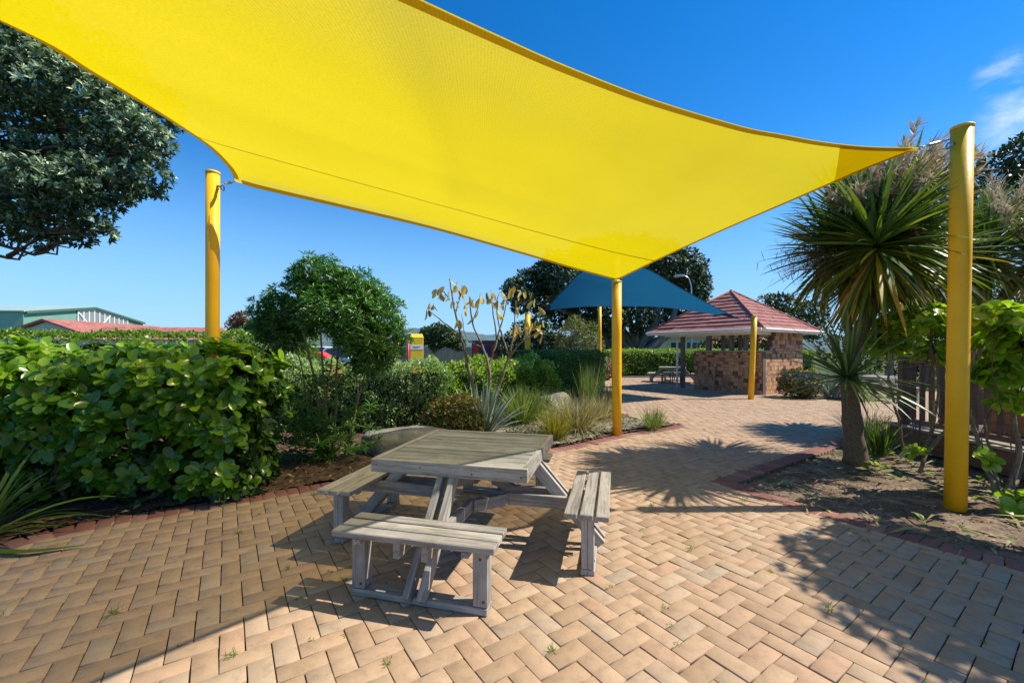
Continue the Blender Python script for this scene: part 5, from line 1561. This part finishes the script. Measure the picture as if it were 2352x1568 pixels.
for i in range(11):
    s_ = s0 + (s1 - s0) * i / 10
    fr.board(gw(s_, 4.75) + gn * .05, gw(s_, rz(s_)) + gn * .05, .13, .08, up=gn)
for a, b_ in ((gw(s0, 4.75), gw(s1, 4.75)), (gw(s0, rz(s0)), gw(9.3, rz(9.3))), (gw(9.3, rz(9.3)), gw(s1, rz(s1))), (gw(s0, rz(s0) - .1), gw(s0 + 1.7, 4.85)), (gw(s0 + 3.6, 4.85), gw(s0 + 5.2, 6.4))):
    fr.board(a + gn * .07, b_ + gn * .07, .14, .08, up=gn)
fr.build('window_frame', M['white'], wo)
ann = thing('green_shed', 'low green metal shed joining the right of the barn', 'shed', (-57, 64, 0))
gable(ann, (0, 0, 0), (3.5, 24, 0), (-1, .12, 0), 16, 3.6, 5.3, M['green_clad'], M['green_roof'], .25)
M['house_wall'] = mat_plain('pale_plaster', (.50, .52, .52), .7, .05, 1)
M['house_cream'] = ribbed('cream_weatherboard', (.66, .66, .58), 1.2)
M['tile_far'] = mat_plain('red_roof_tile', (.36, .13, .10), .8, .22, 2.5, bmp=.3)
h1 = thing('red_roofed_house', 'low house with a long red tiled roof between the hedge and the green barn', 'house', (-35.5, 31.0, 0))
gable(h1, (-2.4, 0, 0), (3.2, .4, 0), (.04, 1, 0), 9, 2.72, 3.75, M['house_wall'], M['tile_far'], .35)
r2 = MB()
a0, a1 = Vector((.6, 2.6, 3.5)), Vector((9.6, 6.0, 3.62)); e0, e1 = Vector((1.4, -.4, 2.45)), Vector((12.0, 3.2, 2.45)); b0, b1 = Vector((-1, 6.4, 2.45)), Vector((9.5, 9.6, 2.45))
r2.add([e0, e1, a1, a0], [(0, 1, 2, 3)]); r2.add([b0, b1, a1, a0], [(0, 3, 2, 1)]); r2.add([e1, b1, a1], [(0, 1, 2)])
r2.build('roof', M['tile_far'], h1)
w2 = MB(); w2.hexa([Vector((1.6, 0, 0)), Vector((11.7, 3.5, 0)), Vector((9.4, 9.2, 0)), Vector((0, 6, 0)), Vector((1.6, 0, 2.5)), Vector((11.7, 3.5, 2.5)), Vector((9.4, 9.2, 2.5)), Vector((0, 6, 2.5))]); w2.build('wall', M['house_wall'], h1)
def house(label, x0, x1, y, depth, eave, ridge, wallm, roofm, windows, flat=False):
    root = thing('house', label, 'house', ((x0 + x1) / 2, y, 0))
    hw = (x1 - x0) / 2
    gable(root, (-hw, depth, 0), (-hw, 0, 0), (1, 0, 0), hw * 2, eave, ridge, wallm, roofm, .35)
    for wx, wz, ww, wh in windows:
        f_ = MB(); f_.box((wx, -.03, wz), (ww + .16, .06, wh + .16)); o = f_.build('window', M['white'], root)
        p_ = MB(); p_.box((wx - ww / 4 - .01, -.065, wz), (ww / 2 - .04, .02, wh)); p_.box((wx + ww / 4 + .01, -.065, wz), (ww / 2 - .04, .02, wh)); p_.build('pane', M['glass'], o)
    return root
house('cream weatherboard house with two windows beyond the back hedge, left of the shelter', 12.4, 19.0, 40.0, 7, 2.75, 3.5, M['house_cream'], M['green_roof'], [(.35, 1.9, 1.4, .9), (2.2, 1.9, 2.0, .9)])
house('white house with a red roof, seen through the shelter beyond the hedge', 22.5, 32.0, 46.0, 7, 2.2, 3.1, M['white'], M['tile_far'], [(-1.5, 1.5, 1.6, .9), (2.2, 1.5, 1.8, .9)])
# grey paling fences
M['paling'] = mat_wood('grey_paling', (.33, .31, .29), (.2, .185, .17), (.22, .2, .17), .4)
def fence(label, p0, p1, h_, w_=.15):
    p0, p1 = Vector(p0), Vector(p1)
    root = thing('paling_fence', label, 'fence', p0)
    d = p1 - p0; L2 = d.length; d = d / L2; nn = Vector((-d.y, d.x, 0))
    b_ = MB(); n = int(L2 / w_)
    for i in range(n):
        q = d * (w_ * (i + .5)); hh_ = h_ + random.uniform(-.02, .02)
        b_.board(q + Vector((0, 0, .02)), q + Vector((0, 0, hh_)), w_ - .012, .02, up=nn)
    b_.build('paling_panel', M['paling'], root)
    r_ = MB()
    for z in (.35, h_ - .3): r_.board(nn * .045 + Vector((0, 0, z)), d * L2 + nn * .045 + Vector((0, 0, z)), .09, .045, up=nn)
    r_.build('rail', M['paling'], root)
fence('grey paling fence far behind the yellow bin and the round tree', (-17, 41, 0), (3.5, 42, 0), 1.95)
fence('short dark paling fence beyond the slim distant post', (4.7, 26.2, 0), (6.6, 26.4, 0), 1.25)
# yellow collection bin
M['bin'] = mat_plain('bin_yellow', (.82, .56, .03), .45, .08, 3)
M['blue_ink'] = mat_plain('blue_print', (.12, .28, .40), .6, .1, 9)
M['red'] = mat_plain('red_paint', (.62, .035, .02), .4, .1, 2)
M['orange'] = mat_plain('orange_paint', (.85, .25, .02), .5, .1, 2)
M['navy'] = mat_plain('dark_blue_paint', (.03, .04, .09), .5, .1, 2)
bq = P(957, 805, 20.0)
bn = thing('collection_bin', 'tall yellow collection bin with a white panel, above the mixed hedge', 'bin', (bq.x, 20.0, 0), R(14))
bm_ = MB()
hw_, hd_ = .31, .32
bm_.hexa([Vector(p) for p in ((-hw_, -hd_, 0), (hw_, -hd_, 0), (hw_, hd_, 0), (-hw_, hd_, 0), (-hw_, -hd_, 2.18), (hw_, -hd_, 2.18), (hw_, hd_, 2.18), (-hw_, hd_, 2.18))])
bm_.build('body', M['bin'], bn, bevel=.02, seg=2)
ld = MB(); ld.hexa([Vector(p) for p in ((-hw_ - .01, -hd_ - .01, 2.18), (hw_ + .01, -hd_ - .01, 2.18), (hw_ + .01, hd_ + .01, 2.18), (-hw_ - .01, hd_ + .01, 2.18), (-hw_ + .05, -hd_ + .12, 2.37), (hw_ - .05, -hd_ + .12, 2.37), (hw_ - .05, hd_ - .12, 2.37), (-hw_ + .05, hd_ - .12, 2.37))]); ld.build('lid', M['bin'], bn, bevel=.015, seg=2)
pn = MB(); pn.box((0, -hd_ - .006, 1.72), (.60, .012, .21)); po = pn.build('panel', M['white'], bn)
lg = MB(); lg.add([(-.18, -hd_ - .016, 1.70), (.05, -hd_ - .016, 1.69), (.2, -hd_ - .016, 1.765), (-.1, -hd_ - .016, 1.75)], [(0, 1, 2, 3)]); lg.add([(-.2, -hd_ - .016, 1.735), (.1, -hd_ - .016, 1.725), (.12, -hd_ - .016, 1.74), (-.2, -hd_ - .016, 1.76)], [(0, 1, 2, 3)]); lg.build('emblem', M['blue_ink'], po)
# ladder frame and orange board beside it
lq = P(926, 805, 22)
lf = thing('ladder_frame', 'red and dark blue metal ladder frame left of the yellow bin', 'ladder', (lq.x, 22, 0))
for dx in (-.27, .27):
    r_ = MB(); r_.tube([(dx, 0, 0), (dx, 0, 2.1)], .055, 8); r_.build('rail', M['red'], lf, True)
for z in (.4, .8, 1.2, 1.55, 1.9):
    r_ = MB(); r_.tube([(-.27, 0, z), (.27, 0, z)], .028, 6); r_.build('rung', M['navy'], lf, True)
r_ = MB()
for a, b_ in (((-.36, .02, 2.1), (-.36, .02, 2.62)), ((.36, .02, 2.1), (.36, .02, 2.62)), ((0, .02, 2.1), (0, .02, 2.62)), ((-.36, .02, 2.62), (.36, .02, 2.62)), ((-.36, .02, 2.36), (.36, .02, 2.36)), ((-.36, .02, 2.1), (.36, .02, 2.1))): r_.tube([a, b_], .03, 6)
r_.build('guard_cage', M['navy'], lf, True)
oq = P(906, 805, 22.5)
ob = thing('orange_board', 'bright orange-red board beside the ladder frame, half hidden by the narrow-leaved shrub', 'board', (oq.x, 22.5, 0))
w_ = MB(); w_.box((0, 0, 1.45), (.55, .06, .85)); w_.build('panel', M['orange'], ob, bevel=.02)
w_ = MB()
for dx in (-.2, .2): w_.tube([(dx, .05, 0), (dx, .05, 1.8)], .03, 6)
w_.build('prop', M['navy'], ob)
# red containers
rq = P(1113, 805, 30)
rc = thing('red_container', 'red shipping container with open doors beyond the hedge, behind the bare branches', 'container', (rq.x, 30, 0))
w_ = MB(); w_.box((0, 1.6, 1.2), (1.9, 3.0, 1.9)); w_.build('body', mat_plain('faded_red', (.24, .06, .045), .6, .1, 2), rc, bevel=.02)
w_ = MB(); w_.box((0, .085, 1.1), (.9, .03, 1.6)); w_.build('doorway_shade', M['navy'], rc)  # dark slab on the front, painted shade for the opening
for dx in (-.62, .70):
    w_ = MB(); w_.box((dx, .06, 1.15), (.45, .06, 1.75)); w_.build('door', M['red'], rc, bevel=.01)
w_ = MB(); w_.box((-.2, 1.6, 2.24), (2.0, 3.1, .14)); w_.build('cover', mat_plain('blue_cover', (.05, .11, .22), .6, .1, 3), rc, bevel=.02)
# parked vehicles: side profile given a width, glazed cabin, wheels
def car(label, loc, rz_, paint, prof, glass, L2, wdt):
    root = thing('parked_car', label, 'car', loc, rz_, 'vehicles parked beyond the hedge')
    def ext(pts, w0, name, mt_, parent, bev=.04, inset=0):
        mb = MB(); n = len(pts)
        vs = [(x, -w0 * (1 - inset * max(0, z - .85)), z) for x, z in pts] + [(x, w0 * (1 - inset * max(0, z - .85)), z) for x, z in pts]
        mb.add(vs, [tuple(range(n)), tuple(range(2 * n - 1, n - 1, -1))] + [(i, (i + 1) % n + 0, (i + 1) % n + n, i + n)[::-1] for i in range(n)])
        return mb.build(name, mt_, parent, bevel=bev, seg=2)
    ext(prof, wdt / 2, 'body', M[paint], root, .05, .22)
    ext(glass, wdt / 2 + .006, 'window', M['glass'], root, 0, .22)
    for x in (-L2 * .31, L2 * .31):
        for y in (-wdt / 2 + .08, wdt / 2 - .08):
            w_ = MB(); w_.tube([(x, y - .1, .32), (x, y + .1, .32)], .32, 20); o = w_.build('wheel', M['dark'], root)
            w_ = MB(); w_.tube([(x, y - .115, .32), (x, y + .115, .32)], .19, 14); w_.build('rim', M['steel'], o)
    for y in (-wdt / 2 + .25, wdt / 2 - .25):
        w_ = MB(); w_.box((-L2 / 2 - .0, y, .72), (.06, .32, .15)); w_.build('headlight', M['white'], root, bevel=.02)
hatch = [(-2.05, .3), (-2.1, .72), (-1.95, .86), (-1.05, .98), (-.35, 1.46), (1.2, 1.5), (1.95, 1.05), (2.05, .75), (2.0, .3)]
hatchg = [(-.85, 1.0), (-.28, 1.39), (1.15, 1.42), (1.6, 1.05)]
ute = [(-2.5, .4), (-2.55, .95), (-1.4, 1.12), (-.7, 1.78), (.65, 1.8), (.75, 1.14), (2.5, 1.14), (2.5, .45)]
uteg = [(-1.15, 1.15), (-.62, 1.68), (.5, 1.7), (.6, 1.18)]
q1 = P(682, 805, 21); car('bright red hatchback beyond the hedge, right of the glossy hedge', (q1.x, 21, 0), R(12), 'red', hatch, hatchg, 4.1, 1.7)
q2 = P(790, 805, 24.5); car('white pick-up beyond the hedge, seen between the stems of the narrow-leaved shrub', (q2.x, 24.5, 0), R(-6), 'white', ute, uteg, 5.0, 1.8)
q3 = P(748, 805, 31); car('silver-white car behind the white pick-up, beyond the narrow-leaved shrub', (q3.x, 31, .4), R(175), 'white', hatch, hatchg, 4.1, 1.7)
# street lamp and power pole
lp = P(1588, 805, 30)
sl2 = thing('street_lamp', 'grey curved street lamp in front of the huge dark tree', 'street lamp', (lp.x, 30, 0))
w_ = MB(); c_ = catmull([(0, 0, 0), (0, 0, 3), (0, 0, 5.6), (-.05, 0, 6.35), (-.25, 0, 6.85), (-.6, 0, 7.0)], .2)
w_.tube(c_, np.linspace(.085, .05, len(c_)), 8); w_.build('pole', M['steel'], sl2, True)
w_ = MB(); w_.tube([(-.5, 0, 7.0), (-.7, 0, 7.02), (-1.15, 0, 6.97), (-1.3, 0, 6.92)], [.05, .11, .13, .05], 8); w_.build('lamp_head', mat_plain('lamp_grey', (.5, .5, .48), .5, .05, 3), sl2, True)
pq = P(609, 805, 60)
pp_ = thing('power_pole', 'slender dark power pole above the left hedge, beside the narrow-leaved shrub', 'pole', (pq.x, 60, 0))
w_ = MB(); w_.tube([(0, 0, 0), (0, 0, 8.2)], [.16, .11], 8); w_.build('pole', M['bark'], pp_)
w_ = MB(); w_.board((-.7, 0, 7.8), (.7, 0, 7.8), .12, .1); w_.build('crossarm', M['bark'], pp_)

# ------------------------------------------------------------------ hills
def hills(name, pts, y, depth, mat):
    c_ = catmull([(a, h_) for a, h_ in pts], 25)
    rows = []
    for f in (0, .25, .5, .75, 1.0, 1.4):
        k_ = math.sin(min(f, 1.0) * math.pi / 2) if f <= 1 else .5
        rows.append([(x, y + depth * f, max(0, hh_ * k_ * (1 + .05 * math.sin(x * .021 + f * 9) + .03 * math.sin(x * .09 + f * 5))) - 3) for x, hh_ in c_])
    mb = MB(); mb.grid(rows)
    return struct(mb.build(name, mat, None, True))
M['hill'] = ground_mat('hazy_wooded_hill', [(.3, (.07, .12, .13)), (.55, (.11, .17, .17)), (.75, (.16, .22, .19))], .012, .05, .2)  # woodland green shifted to blue, distance haze put into the colour
hills('hills', [(-3200, 90), (-2300, 110), (-1750, 128), (-1350, 140), (-1080, 118), (-800, 122), (-500, 145), (-330, 128), (-150, 105), (100, 96), (400, 90), (900, 85), (1600, 90), (2600, 100)], 1900, 700, M['hill'])
